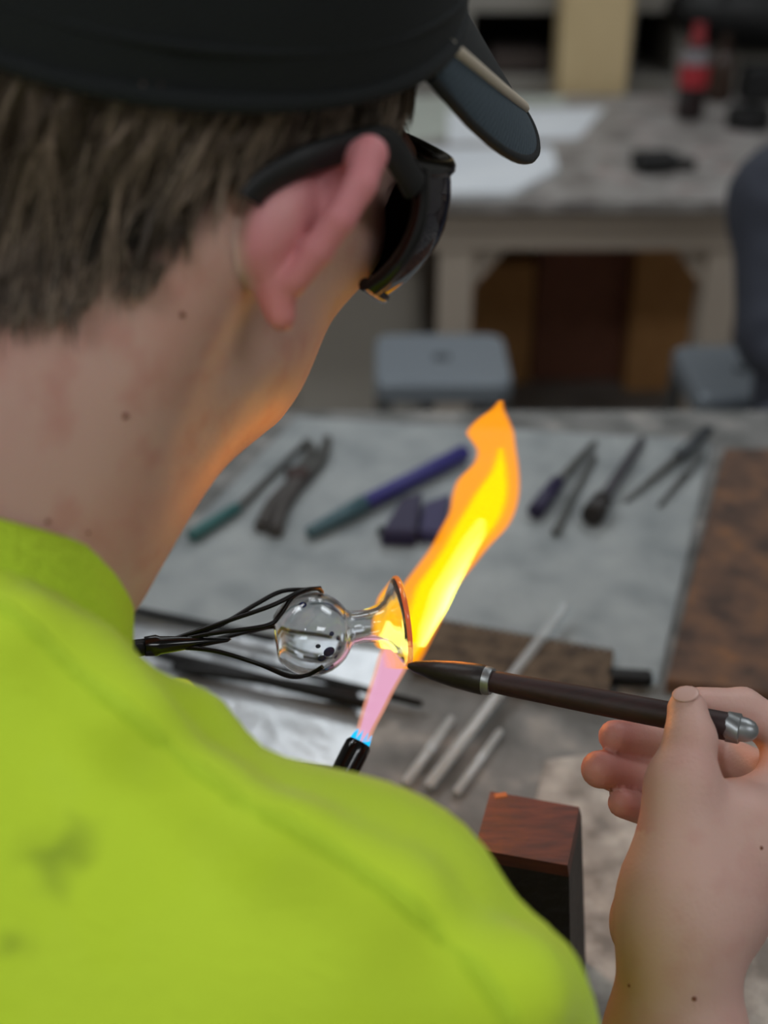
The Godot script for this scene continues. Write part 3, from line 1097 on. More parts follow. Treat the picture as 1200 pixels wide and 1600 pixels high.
# ------------------------------------------------------------------ the worker
var HC := Vector3.ZERO            # middle of the head, between the ears
var HF := Vector3.ZERO            # the way the face looks
var HU := Vector3.ZERO            # up through the crown
var HR := Vector3.ZERO            # towards the right ear
var head: Field
var shirt: Field
var N := Vector3(-0.167, 1.238, -0.367)      # root of the neck
var SR := Vector3(-0.008, 1.150, -0.269)      # right shoulder
var SL := Vector3(-0.33, 1.16, -0.47)        # left shoulder
var ER := Vector3(0.107, 0.86, -0.23)        # right elbow
var spots := FastNoiseLite.new()


func H(f: float, u: float, r: float) -> Vector3:
	return HC + HF * f + HU * u + HR * r


func seen_at(p: Vector3) -> Vector2:
	var v := p - EYE
	var d := v.dot(CF)
	return Vector2(600.0 + v.dot(CR) / d * FOCAL, 800.0 - v.dot(CU) / d * FOCAL)


func inner(p: Vector3) -> Vector3:      # head axes: forward, up, towards the right ear
	var v := p - HC
	return Vector3(v.dot(HF), v.dot(HU), v.dot(HR))


func hairline(p: Vector3) -> float:     # above 0: inside the hair
	var q := inner(p)
	var s := seen_at(H(q.x, q.y, absf(q.z)))
	var line := [[-400.0, 470.0], [0.0, 470.0], [60.0, 472.0], [120.0, 455.0], [190.0, 425.0], [250.0, 415.0], [290.0, 375.0], [335.0, 330.0], [368.0, 285.0], [430.0, 240.0], [500.0, 215.0], [600.0, 192.0], [650.0, 150.0], [668.0, 100.0], [680.0, 40.0]]
	if s.x > 675.0: return -1.0
	for i in line.size() - 1:
		if s.x < line[i + 1][0]:
			return (lerpf(line[i][1], line[i + 1][1], (s.x - line[i][0]) / (line[i + 1][0] - line[i][0])) - s.y) / 100.0
	return -1.0


func skin_tint(p: Vector3) -> Color:
	var n := spots.get_noise_3dv(p * 2300.0)
	var n2 := spots.get_noise_3dv(p * 800.0 + Vector3(40, 7, 3))
	var c := Color(0.63, 0.385, 0.315)
	c = c.lerp(Color(0.60, 0.31, 0.25), clampf(0.25 + n2 * 0.9, 0.0, 0.8))
	c = c.lerp(Color(0.55, 0.25, 0.20), clampf(n * 1.3 - 0.08, 0.0, 0.55))
	return c


func head_tint(p: Vector3) -> Color:
	var c := skin_tint(p)
	var k := hairline(p)
	if k > -0.3: c = c.lerp(Color(0.035, 0.024, 0.017), clampf((k + 0.3) * 1.6, 0.0, 1.0))
	return c


func ear_tint(p: Vector3) -> Color:
	var c := skin_tint(p)
	var e := clampf((head.at(p) - 0.001) / 0.006, 0.0, 1.0)
	var s := seen_at(p)
	var pink := Color(0.70, 0.25, 0.275).lerp(Color(0.74, 0.34, 0.34), clampf(1.0 - s.distance_to(Vector2(440, 320)) / 80.0, 0.0, 1.0))
	pink = pink.lerp(Color(0.60, 0.20, 0.18), clampf((s.y - 390.0) / 90.0, 0.0, 1.0))
	return c.lerp(pink, e * 0.9)


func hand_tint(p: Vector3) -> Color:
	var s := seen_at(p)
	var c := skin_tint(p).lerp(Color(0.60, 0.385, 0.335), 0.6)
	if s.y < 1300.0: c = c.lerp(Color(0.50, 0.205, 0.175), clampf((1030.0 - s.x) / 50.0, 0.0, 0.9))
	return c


func build_head() -> void:
	var B := Basis(HF, HU, HR)
	var lo := Vector3(1, 1, 1) * 99.0
	var hi := -lo
	for p in [HC, N]:
		lo = lo.min(p)
		hi = hi.max(p)
	head = Field.new(lo - Vector3(0.105, 0.05, 0.11), hi + Vector3(0.125, 0.125, 0.10), 0.0033)
	head.ell(H(-0.012, 0.045, 0), B, Vector3(0.098, 0.088, 0.076), 0.01)
	head.ell(H(0.035, -0.03, 0), B, Vector3(0.058, 0.082, 0.058), 0.03)
	for s in [-1.0, 1.0]:
		head.cap(H(0.0, -0.055, 0.051 * s), H(0.066, -0.094, 0.012 * s), 0.014, 0.012, 0.03)
		head.ell(H(0.055, -0.014, 0.041 * s), B, Vector3(0.026, 0.02, 0.02), 0.02)
		head.cap(H(-0.03, -0.02, 0.058 * s), N + HR * 0.03 * s + HF * 0.03, 0.018, 0.02, 0.03)
		head.ell(H(0.086, 0.0, 0.032 * s), B, Vector3(0.012, 0.010, 0.016), 0.012, true)
		head.ell(H(0.079, 0.0, 0.032 * s), B, Vector3(0.012, 0.012, 0.012), 0.003)
	head.ell(H(0.083, 0.022, 0), B, Vector3(0.014, 0.012, 0.052), 0.02)
	head.cap(H(0.094, 0.004, 0), H(0.116, -0.034, 0), 0.008, 0.012, 0.014)
	head.ell(H(0.084, -0.064, 0), B, Vector3(0.014, 0.005, 0.024), 0.006)
	head.ell(H(0.083, -0.074, 0), B, Vector3(0.013, 0.006, 0.02), 0.006)
	head.ell(H(0.070, -0.092, 0), B, Vector3(0.013, 0.012, 0.022), 0.02)
	head.cap(H(-0.035, -0.035, 0), N, 0.056, 0.060, 0.03)
	head.cap(H(0.012, -0.062, 0.034), N + HF * 0.038 + HR * 0.022, 0.024, 0.033, 0.035)
	head.cap(H(0.012, -0.062, -0.034), N + HF * 0.038 - HR * 0.022, 0.024, 0.033, 0.035)
	head.cap(H(0.03, -0.078, 0), N + HF * 0.05, 0.034, 0.044, 0.035)


func build_ear() -> Field:
	var B := head
	var hit := B.meet(EYE, (P(430, 345, 1.0) - EYE).normalized())
	var d0 := (hit - EYE).dot(CF)
	var ear := Field.new(P(480, 370, d0 - 0.012) - Vector3(0.034, 0.04, 0.036), P(480, 370, d0 - 0.012) + Vector3(0.034, 0.04, 0.036), 0.0013)
	for z in ear.nz:
		for y in ear.ny:
			for x in ear.nx:
				ear.d[(z * ear.ny + y) * ear.nx + x] = B.at(ear.o + Vector3(x, y, z) * ear.h)
	var s := d0 / FOCAL
	var lean := Basis(CF, deg_to_rad(28)) * Basis(CR, CU, -CF)
	ear.ell(P(436, 350, d0 - 0.009), lean, Vector3(56 * s, 96 * s, 0.0165), 0.004)
	ear.ell(P(500, 322, d0 - 0.0115), lean, Vector3(52 * s, 100 * s, 0.004), 0.002)
	var helix := [[500, 262, -0.006, 12], [540, 245, -0.014, 18], [577, 241, -0.021, 27], [563, 288, -0.0245, 24], [532, 340, -0.0245, 23], [497, 388, -0.019, 24], [464, 436, -0.0145, 20]]
	for i in helix.size() - 1:
		ear.cap(P(helix[i][0], helix[i][1], d0 + helix[i][2]), P(helix[i + 1][0], helix[i + 1][1], d0 + helix[i + 1][2]), helix[i][3] * s, helix[i + 1][3] * s, 0.0015)
	ear.cap(P(432, 425, d0 - 0.009), P(440, 496, d0 - 0.010), 30 * s, 21 * s, 0.006)
	ear.cap(P(405, 400, d0 - 0.003), P(425, 480, d0 - 0.006), 20 * s, 14 * s, 0.006)
	return ear


func build_hand() -> Field:
	var f := Field.new(Vector3(0.045, 0.93, -0.54), Vector3(0.235, 1.20, -0.255), 0.0020)
	# forearm and wrist
	f.cap(P(1064, 1450, 0.507), P(1056, 1640, 0.505), 0.0228, 0.0282, 0.01)
	f.cap(P(1056, 1640, 0.505), ER, 0.0285, 0.044, 0.01)
	# back of the hand and thenar mass
	f.cap(P(1066, 1420, 0.508), P(1150, 1310, 0.522), 0.0235, 0.025, 0.02)
	f.cap(P(1100, 1400, 0.515), P(1236, 1235, 0.56), 0.021, 0.0135, 0.015)
	f.cap(P(1120, 1410, 0.525), P(1225, 1300, 0.575), 0.021, 0.013, 0.015)
	f.cap(P(1130, 1330, 0.525), P(1235, 1225, 0.548), 0.017, 0.0125, 0.012)
	f.cap(P(1062, 1360, 0.507), P(1066, 1230, 0.513), 0.0205, 0.0150, 0.012)
	f.ell(P(995, 1447, 0.535), Basis(CR, CU, -CF), Vector3(0.0118, 0.0145, 0.013), 0.002)
	f.cap(P(1035, 1400, 0.535), P(1060, 1310, 0.545), 0.016, 0.014, 0.012)
	# thumb
	f.cap(P(1066, 1230, 0.513), P(1079, 1155, 0.520), 0.0128, 0.0103, 0.008)
	f.cap(P(1079, 1155, 0.520), P(1074, 1108, 0.527), 0.0106, 0.0085, 0.004)
	# index finger
	f.cap(P(1238, 1220, 0.548), P(1222, 1148, 0.566), 0.0125, 0.0108, 0.006)
	f.cap(P(1222, 1148, 0.566), P(1160, 1106, 0.568), 0.0108, 0.009, 0.003)
	f.cap(P(1160, 1106, 0.568), P(1092, 1099, 0.562), 0.009, 0.0075, 0.003)
	# the three fingers curled under the handle
	var fingers := [
		[[1236, 1235, 0.565, 0.0118], [1130, 1180, 0.605, 0.0098], [1020, 1156, 0.580, 0.0082], [961, 1151, 0.567, 0.0077]],
		[[1228, 1280, 0.575, 0.0118], [1120, 1230, 0.607, 0.0098], [1005, 1210, 0.580, 0.0088], [937, 1202, 0.561, 0.0086]],
		[[1205, 1330, 0.577, 0.0108], [1115, 1290, 0.598, 0.0088], [1015, 1268, 0.572, 0.0074], [972, 1255, 0.560, 0.0066]],
	]
	for q in fingers:
		for i in 3: f.cap(P(q[i][0], q[i][1], q[i][2]), P(q[i + 1][0], q[i + 1][1], q[i + 1][2]), q[i][3], q[i + 1][3], 0.001)
	# creases at the thumb joint and the web
	f.cut_cap(P(1006, 1197, 0.508), P(1026, 1189, 0.497), 0.0006, 0.0006, 0.003)
	f.cut_cap(P(1143, 1214, 0.505), P(1168, 1200, 0.512), 0.0012, 0.0012, 0.004)
	return f


func torso_axes() -> Basis:
	var up := Vector3(0.198, 0.846, -0.491).normalized()
	var right := (SR - SL).normalized()
	right = (right - up * right.dot(up)).normalized()
	return Basis(right, up, right.cross(up))


func trunk_shape(f: Field, g: float, sleeves: bool) -> void:      # g: how far the cloth stands off the body
	var T := torso_axes()
	var up := T.y
	f.ell(N - up * 0.20 + T.z * 0.01, T, Vector3(0.165 + g, 0.20 + g, 0.105 + g), 0.04)
	f.ell(N - up * 0.45 + T.z * 0.01, T, Vector3(0.15 + g, 0.22 + g, 0.11 + g), 0.06)
	f.cap(N - up * 0.052 + T.x * 0.015, SR - up * 0.01, 0.028 + g, 0.038 + g, 0.04)
	f.cap(N - up * 0.035 - T.x * 0.03, SL - up * 0.01, 0.040 + g, 0.046 + g, 0.04)
	f.ell(SR - up * 0.085 - T.x * 0.05 + T.z * 0.03, T, Vector3(0.075 + g, 0.095 + g, 0.05 + g), 0.05)
	f.cap(SR, SR.lerp(ER, 0.62 if sleeves else 1.0), 0.036 + g, (0.052 if sleeves else 0.04) + g, 0.03)
	var EL := SL + Vector3(0.06, -0.26, -0.10)
	f.cap(SL, SL.lerp(EL, 0.62 if sleeves else 1.0), 0.039 + g, (0.052 if sleeves else 0.04) + g, 0.03)
	if not sleeves:
		f.cap(EL, P(20, 1060, 0.545), 0.04, 0.026, 0.02)
		f.ell(P(0, 1052, 0.546), Basis.IDENTITY, Vector3(0.04, 0.022, 0.03), 0.02)


func person() -> void:
	spots.seed = 9
	spots.frequency = 0.02
	spots.fractal_octaves = 3
	var yaw := deg_to_rad(39)
	var pitch := deg_to_rad(16)
	HF = Vector3(sin(yaw) * cos(pitch), -sin(pitch), -cos(yaw) * cos(pitch))
	HR = Vector3(cos(yaw), 0, sin(yaw))
	HU = HR.cross(HF).normalized()
	HR = HR.rotated(HF, deg_to_rad(9))
	HU = HU.rotated(HF, deg_to_rad(9))
	HC = P(252, 243, 0.46)
	build_head()
	var ear := build_ear()
	var arm := build_hand()
	var trunk := Field.new(Vector3(-0.50, 0.50, -0.66), Vector3(0.18, 1.28, 0.16), 0.014)
	trunk_shape(trunk, -0.006, false)
	trunk.cap(N + Vector3(0, -0.28, 0.25), Vector3(-0.28, 0.62, -0.02), 0.12, 0.14, 0.05)
	trunk.cap(Vector3(-0.36, 0.58, -0.06), Vector3(-0.38, 0.56, -0.44), 0.08, 0.065, 0.03)
	trunk.cap(Vector3(-0.20, 0.58, 0.02), Vector3(-0.08, 0.56, -0.36), 0.08, 0.065, 0.03)
	var st := S()
	skin_over(st, head, "head")
	skin_over(st, ear, "ear")
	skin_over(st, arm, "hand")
	skin_over(st, trunk, "trunk")
	var who := put("person", st.commit(), M.skin)
	tag(who, "person in a bright yellow-green t-shirt and black cap, leaning to the torch flame", "person")
	# small brown moles
	for q in [[285, 492, 5], [196, 650, 5], [75, 815, 4], [138, 833, 3]]: mole(head, q, who)
	for q in [[1085, 1561, 4], [983, 1540, 3], [1190, 1325, 3]]: mole(arm, q, who)
	# thumb nail
	var ns := S()
	var nc := arm.meet(EYE, (P(1071, 1083, 1.0) - EYE).normalized())
	var nn := arm.grad(nc)
	var nx := (CR - nn * CR.dot(nn)).normalized()
	ball(ns, nc - nn * 0.0003, Basis(nx * 0.0058, nn * 0.0009, nx.cross(nn) * 0.0052), 14, 8)
	put("thumbnail", done(ns), M.nail, who)
	clothing(who)
	hair(who)
	cap(who)


func mole(f: Field, q: Array, who: Node3D) -> void:
	var p := f.meet(EYE, (P(q[0], q[1], 1.0) - EYE).normalized())
	var n := f.grad(p)
	var u := n.cross(Vector3.UP).normalized()
	var r: float = q[2] * (p - EYE).dot(CF) / FOCAL
	var s := S()
	ball(s, p, Basis(u * r, n * 0.0005, u.cross(n) * r), 10, 6)
	put("mole", done(s), M.mole, who)


func shirt_tint(p: Vector3) -> Color:
	var n := spots.get_noise_3dv(p * 420.0)
	var c := Color(0.60, 0.82, 0.042).lerp(Color(0.65, 0.87, 0.05), clampf(0.5 + n, 0.0, 1.0))
	var s := seen_at(p)
	if (p - EYE).dot(CF) < 0.6:
		for q in [[70.0, 1362.0, 55.0], [125.0, 1312.0, 40.0], [110.0, 1340.0, 34.0], [30.0, 1460.0, 40.0]]:
			var k: float = 1.0 - s.distance_to(Vector2(q[0], q[1])) / q[2]
			if k > 0.0: c = c.lerp(Color(0.17, 0.25, 0.03), clampf(k * (0.7 + spots.get_noise_3dv(p * 2600.0) * 2.2), 0.0, 0.55))
	return c


func clothing(who: Node3D) -> void:
	shirt = Field.new(Vector3(-0.47, 0.70, -0.60), Vector3(0.14, 1.29, 0.03), 0.0062)
	trunk_shape(shirt, 0.008, true)
	var up := torso_axes().y
	shirt.cap(N - up * 0.06, N - (H(-0.035, -0.035, 0) - N).normalized() * 0.028, 0.076, 0.0705, 0.03)
	# folds of the cloth
	fold([[40, 1010], [200, 1130], [330, 1240], [440, 1330]], 0.006, 0.004)
	fold([[470, 1290], [640, 1410], [760, 1540], [830, 1640]], 0.006, 0.004)
	fold([[770, 1470], [822, 1505], [856, 1600]], 0.010, 0.0, true)
	fold([[800, 1560], [850, 1545], [872, 1600], [880, 1680]], 0.016, 0.007)
	fold([[770, 1560], [830, 1530], [880, 1540]], 0.009, 0.003)
	fold([[215, 1010], [270, 1060], [320, 1110]], 0.009, 0.003)
	fold([[60, 960], [150, 1020], [215, 1110]], 0.008, 0.003)
	# the opening for the neck
	var nd := (H(-0.035, -0.035, 0) - N).normalized()
	var st := S()
	skin_over(st, shirt, "shirt")
	var sh := put("t_shirt", st.commit(), M.shirt, who)
	# raised shoulder seam
	var ctrl := PackedVector3Array()
	for q in [[-60, 905], [60, 990], [180, 1095], [300, 1195], [400, 1262], [520, 1330], [640, 1415], [740, 1510], [800, 1600]]:
		var p := shirt.meet(EYE, (P(q[0], q[1], 1.0) - EYE).normalized())
		ctrl.append(p - shirt.grad(p) * 0.0022)
	var ss := S()
	var line := PackedVector3Array()
	for p in curve(ctrl, 110): line.append(shirt.pull(p, -0.0022))
	tube(ss, line, PackedFloat32Array([0.0034]), 10)
	put("shoulder_seam", done(ss), M.collar, sh)
	# ribbed collar band round the neck
	var cs := S()
	cs.set_smooth_group(0)
	nd = nd.rotated(CF, deg_to_rad(-14))
	var mid := N + (HF - nd * HF.dot(nd)).normalized() * 0.012
	var u := HR - nd * HR.dot(nd)
	u = u.normalized()
	var v := nd.cross(u).normalized()
	var rings := []
	for i in 65:
		var a := TAU * i / 64.0
		var dir := u * cos(a) + v * sin(a)
		var prof := []
		for q in [[0.0745, -0.024], [0.0715, -0.010], [0.0685, 0.002], [0.0660, 0.0085], [0.0642, 0.0095], [0.0630, 0.007], [0.0630, -0.02]]:
			prof.append(mid + dir * (q[0] + 0.003) + nd * (q[1] + 0.001))
		rings.append(prof)
	for i in 64:
		for k in 6: quad(cs, rings[i][k], rings[i + 1][k], rings[i + 1][k + 1], rings[i][k + 1], (rings[i][k] - N) * (1.0 if k < 4 else -1.0) + nd * (0.0 if k != 3 else 0.1))
	put("collar", done(cs), M.collar, sh)


func fold(px: Array, r: float, off: float, dig := false) -> void:
	var pts := []
	for q in px: 
		var p := shirt.meet(EYE, (P(q[0], q[1], 1.0) - EYE).normalized())
		pts.append(p - shirt.grad(p) * (r - off))
	for i in pts.size() - 1:
		if dig: shirt.cut_cap(pts[i] + shirt.grad(pts[i]) * r * 1.6, pts[i + 1] + shirt.grad(pts[i + 1]) * r * 1.6, r, r, 0.012)
		else: shirt.cap(pts[i], pts[i + 1], r, r, 0.018)


func cap_axes() -> Basis:
	return Basis(HF, deg_to_rad(13.0)) * Basis(HR, deg_to_rad(17.0)) * Basis(HF, HU, HR)


func rim(a: float, grow := 0.0) -> Vector3:
	var B := cap_axes()
	return H(-0.010, 0.066, 0) + B.x * cos(a) * (0.109 + grow) + B.z * sin(a) * (0.090 + grow)


func cap_point(a: float, v: float, grow := 0.0) -> Vector3:
	var B := cap_axes()
	var s := pow(maxf(cos(v * PI * 0.5), 0.0), 0.62)
	return H(-0.010, 0.066, 0) + (B.x * cos(a) * (0.109 + grow) + B.z * sin(a) * (0.090 + grow)) * s + B.y * (0.098 + grow) * sin(v * PI * 0.5)


func cap(who: Node3D) -> void:
	var B := cap_axes()
	var hat := Node3D.new()
	hat.name = "cap"
	who.add_child(hat)
	# six crown panels, each bulging a little between its seams
	for g in 6:
		var st := S()
		st.set_smooth_group(0)
		for i in 8:
			for j in 16:
				var q := []
				for k in [[i, j], [i + 1, j], [i + 1, j + 1], [i, j + 1]]:
					var a: float = TAU * (g + k[0] / 8.0) / 6.0
					var v: float = k[1] / 16.0
					q.append(cap_point(a, v, 0.0015 * sin(PI * k[0] / 8.0) * cos(v * 1.5)))
				var out: Vector3 = (q[0] + q[2]) * 0.5 - H(-0.01, 0.03, 0)
				quad(st, q[0], q[1], q[2], q[3], out)
				var inn := []
				for p in q: inn.append(p - out.normalized() * 0.002)
				quad(st, inn[0], inn[1], inn[2], inn[3], -out)
		put("crown_panel", done(st), M.cap, hat)
	var band := S()
	var ring := PackedVector3Array()
	for i in 65: ring.append(rim(TAU * i / 64.0, 0.0006) + B.y * 0.001)
	tube(band, ring, PackedFloat32Array([0.0032]), 8)
	put("rim_binding", done(band), M.cap, hat)
	var b2 := S()
	ring = PackedVector3Array()
	for i in 65: ring.append(cap_point(TAU * i / 64.0, 0.11, 0.0002))
	tube(b2, ring, PackedFloat32Array([0.0016]), 6)
	put("band_seam", done(b2), M.cap, hat)
	var bt := S()
	ball(bt, cap_point(0, 1.0) + B.y * 0.001, Basis(B.x * 0.007, B.y * 0.004, B.z * 0.007), 14, 8)
	put("top_button", done(bt), M.cap, hat)
	# the curved brim
	var top := S()
	var under := S()
	top.set_smooth_group(0)
	under.set_smooth_group(0)
	var side := S()
	side.set_smooth_group(0)
	for i in 72:
		for j in 14:
			var q := []
			for k in [[i, j], [i + 1, j], [i + 1, j + 1], [i, j + 1]]: q.append(brim(k[0] / 36.0 - 1.0, k[1] / 14.0))
			quad(side if (i + 0.5) / 36.0 - 1.0 > stripe((j + 0.5) / 14.0) else top, q[0], q[1], q[2], q[3], B.y)
			var lw := []
			for p in q: lw.append(p - B.y * 0.003)
			quad(under, lw[0], lw[1], lw[2], lw[3], -B.y)
	put("brim_top", done(top), M.cap, hat)
	put("brim_side", done(side), M.cap_under, hat)
	put("brim_underside", done(under), M.cap_under, hat)
	var edge := S()
	var pts := PackedVector3Array()
	for i in 49: pts.append(brim(i / 24.0 - 1.0, 1.0) - B.y * 0.0015)
	tube(edge, pts, PackedFloat32Array([0.0021]), 8)
	put("brim_edge", done(edge), M.cap, hat)
	var pip := S()
	pts = PackedVector3Array()
	for i in 41: pts.append(brim(stripe(i / 40.0), i / 40.0) + B.y * 0.0004)
	tube(pip, pts, PackedFloat32Array([0.0024]), 8)
	put("white_piping", done(pip), M.piping, hat)


func stripe(t: float) -> float:                 # where the pale piping runs on the brim
	return 0.88 - 0.42 * t - 0.22 * t * t


func brim(s: float, t: float) -> Vector3:       # s: across, -1 .. 1; t: from the crown outwards
	var B := cap_axes()
	var turn := deg_to_rad(5.0)                     # the cap is worn turned a little to the right
	var root := rim(s * deg_to_rad(58.8) + turn, 0.0) + B.y * 0.002
	var tilt := deg_to_rad(41.0)
	var ahead := B.x.rotated(B.y, -turn) * cos(tilt) - B.y * sin(tilt)
	var most := 0.10 * pow(maxf(1.0 - pow(absf(s), 5.47), 0.0), 0.676)
	return root + ahead * most * t - B.y * 0.006 * pow(absf(s), 1.447) * t


func hair(who: Node3D) -> void:
	var st := S()
	st.set_smooth_group(0)
	var r := RandomNumberGenerator.new()
	r.seed = 21
	var made := 0
	var tries := 0
	while made < 620 and tries < 9000:
		tries += 1
		var dir := (HF * r.randf_range(-1.0, 0.75) + HU * r.randf_range(-1.0, 0.55) + HR * r.randf_range(-1.0, 1.0))
		if dir.length() > 1.0: continue
		var root0 := head.pull(H(-0.02, 0.03, 0) + dir.normalized() * 0.085)
		var k := hairline(root0)
		var q := inner(root0)
		if k < 0.05 or q.y > 0.085 or absf(head.at(root0)) > 0.002: continue
		made += 1
		var flow := (-HU * 1.0 - HF * r.randf_range(0.05, 0.35) + HR * r.randf_range(-0.15, 0.15)).normalized()
		if k < 0.35 and q.x > -0.05: flow = (flow - HF * 0.6).normalized()
		var length0 := r.randf_range(0.034, 0.062) * clampf(0.22 + k * 0.8, 0.3, 1.0)
		length0 = minf(length0, k * 0.0238 + r.randf_range(0.003, 0.017))
		var lift0 := r.randf_range(0.0015, 0.006)
		var bend0 := r.randf_range(-0.5, 0.5)
		var tone0 := r.randf()
		for w in 18:
			var p := root0 + (HU.cross(flow)).normalized() * r.randf_range(-0.0045, 0.0045) + HR.cross(flow).normalized() * r.randf_range(-0.005, 0.005)
			p -= head.grad(p) * head.at(p)
			var along := (flow - (p - root0) * 40.0).normalized()
			var length := length0 * r.randf_range(0.75, 1.1)
			var lift := lift0 * r.randf_range(0.6, 1.3)
			var bend := bend0 + r.randf_range(-0.12, 0.12)
			var pts := PackedVector3Array()
			var segs := 8
			for i in segs:
				var f := float(i) / (segs - 1)
				pts.append(p)
				along = (along + along.cross(head.grad(p)) * bend * 0.14).normalized()
				p += along * length / (segs - 1)
				var want := lift * sin(minf(f * 2.2, 1.6)) + 0.0004
				p -= head.grad(p) * (head.at(p) - want) * 0.8
			var tone := clampf(tone0 + r.randf_range(-0.25, 0.25), 0.0, 1.0)
			var c := Color(0.060, 0.041, 0.027).lerp(Color(0.34, 0.25, 0.18), tone * tone)
			if r.randf() < 0.05: c = Color(0.40, 0.31, 0.23)
			st.set_color(c)
			strand(st, pts, r.randf_range(0.00022, 0.0005))
	var hr := put("hair", done(st), M.hair, who)
	hr.set_meta("kind", "stuff")


func strand(st: SurfaceTool, pts: PackedVector3Array, r: float) -> void:
	var n := pts.size()
	var rings := []
	for i in n:
		var t := (pts[mini(i + 1, n - 1)] - pts[maxi(i - 1, 0)]).normalized()
		var u := t.cross(CF).normalized()
		var v := t.cross(u)
		var w := r * (1.0 - 0.85 * pow(float(i) / (n - 1), 2.0))
		rings.append([pts[i] + u * w, pts[i] - u * w * 0.5 + v * w * 0.8, pts[i] - u * w * 0.5 - v * w * 0.8])
	for i in n - 1:
		for k in 3:
			quad(st, rings[i][k], rings[i][(k + 1) % 3], rings[i + 1][(k + 1) % 3], rings[i + 1][k], rings[i][k] + rings[i][(k + 1) % 3] - pts[i] * 2.0)


# ------------------------------------------------------------------ dark wraparound glasses
func visor(t: float, v: float, grow := 0.0) -> Vector3:     # t: -1 left hinge .. 1 right hinge; v: -1 bottom .. 1 top
	var a := t * PI * 0.5
	var f := 0.038 + (0.068 + grow) * pow(absf(cos(a)), 0.72)
	var r := (0.079 + grow) * signf(t) * pow(absf(sin(a)), 0.72)
	var hi := 0.021
	var lo := -0.036 + 0.012 * pow(absf(t), 4.0) + 0.006 * exp(-t * t * 40.0)
	var u := lerpf(lo, hi, v * 0.5 + 0.5)
	var lean := 0.34 * (hi - u)
	var bulge := (1.0 - v * v) * 0.013
	return H(f + (bulge - lean) * absf(cos(a)), u + 0.004, r + signf(t) * (bulge * 0.6 - lean * 0.25) * absf(sin(a)))


func glasses() -> void:
	var t := thing("safety_glasses", "dark purple-tinted wraparound glasses worn by the person in the cap", "glasses", H(0.1, 0, 0))
	for s in [-1.0, 1.0]:
		var st := S()
		st.set_smooth_group(0)
		for i in 24:
			for j in 12:
				var q := []
				for k in [[i, j], [i + 1, j], [i + 1, j + 1], [i, j + 1]]: q.append(visor(s * (0.05 + 0.89 * k[0] / 24.0), k[1] / 6.0 - 1.0))
				var q2 := []
				for k in [[i, j], [i + 1, j], [i + 1, j + 1], [i, j + 1]]: q2.append(visor(s * (0.05 + 0.89 * k[0] / 24.0), k[1] / 6.0 - 1.0, -0.0022))
				var out: Vector3 = q[0] - H(0.03, 0, 0)
				quad(st, q[0], q[1], q[2], q[3], out)
				quad(st, q2[0], q2[1], q2[2], q2[3], -out)
		put("lens", done(st), M.lens, t)
	for v in [-1.0, 1.0]:
		var st := S()
		var pts := PackedVector3Array()
		for i in 61: pts.append(visor(lerpf(-0.97, 0.97, i / 60.0), v, -0.001))
		tube(st, pts, PackedFloat32Array([0.0036 if v > 0 else 0.0026]), 10)
		put("brow_bar" if v > 0 else "lower_rim", done(st), M.gloss_black, t)
	for s in [-1.0, 1.0]:
		var side := S()
		var pts := PackedVector3Array()
		for i in 9: pts.append(visor(s * 0.95, 1.0 - 2.0 * i / 8.0, 0.001))
		tube(side, pts, PackedFloat32Array([0.0035]), 10)
		put("side_frame", done(side), M.gloss_black, t)
		var tm := S()
		var path := PackedVector3Array()
		if s > 0:
			for q in [[612, 214, 0.008], [556, 200, 0.006], [500, 204, 0.006], [448, 222, 0.005], [408, 252, 0.003], [382, 285, 0.001], [372, 306, 0.0]]:
				var p := head.meet(EYE, (P(q[0], q[1], 1.0) - EYE).normalized())
				path.append(p + head.grad(p) * (0.0065 + q[2]))
			path[0] = visor(0.97, 0.75, 0.0)
		else:
			for q in [[0.045, 0.022, -0.082], [0.0, 0.022, -0.082], [-0.03, 0.01, -0.075], [-0.045, -0.012, -0.07]]: path.append(H(q[0], q[1], q[2]))
		tube(tm, curve(path, 40), PackedFloat32Array([0.0055]), 12, HR, 0.6)
		put("temple", done(tm), M.black, t)
	var nb := S()
	tube(nb, curve(PackedVector3Array([visor(-0.05, -0.2, -0.004), H(0.115, -0.006, 0), visor(0.05, -0.2, -0.004)]), 10), PackedFloat32Array([0.003]), 10)
	put("nose_bridge", done(nb), M.gloss_black, t)


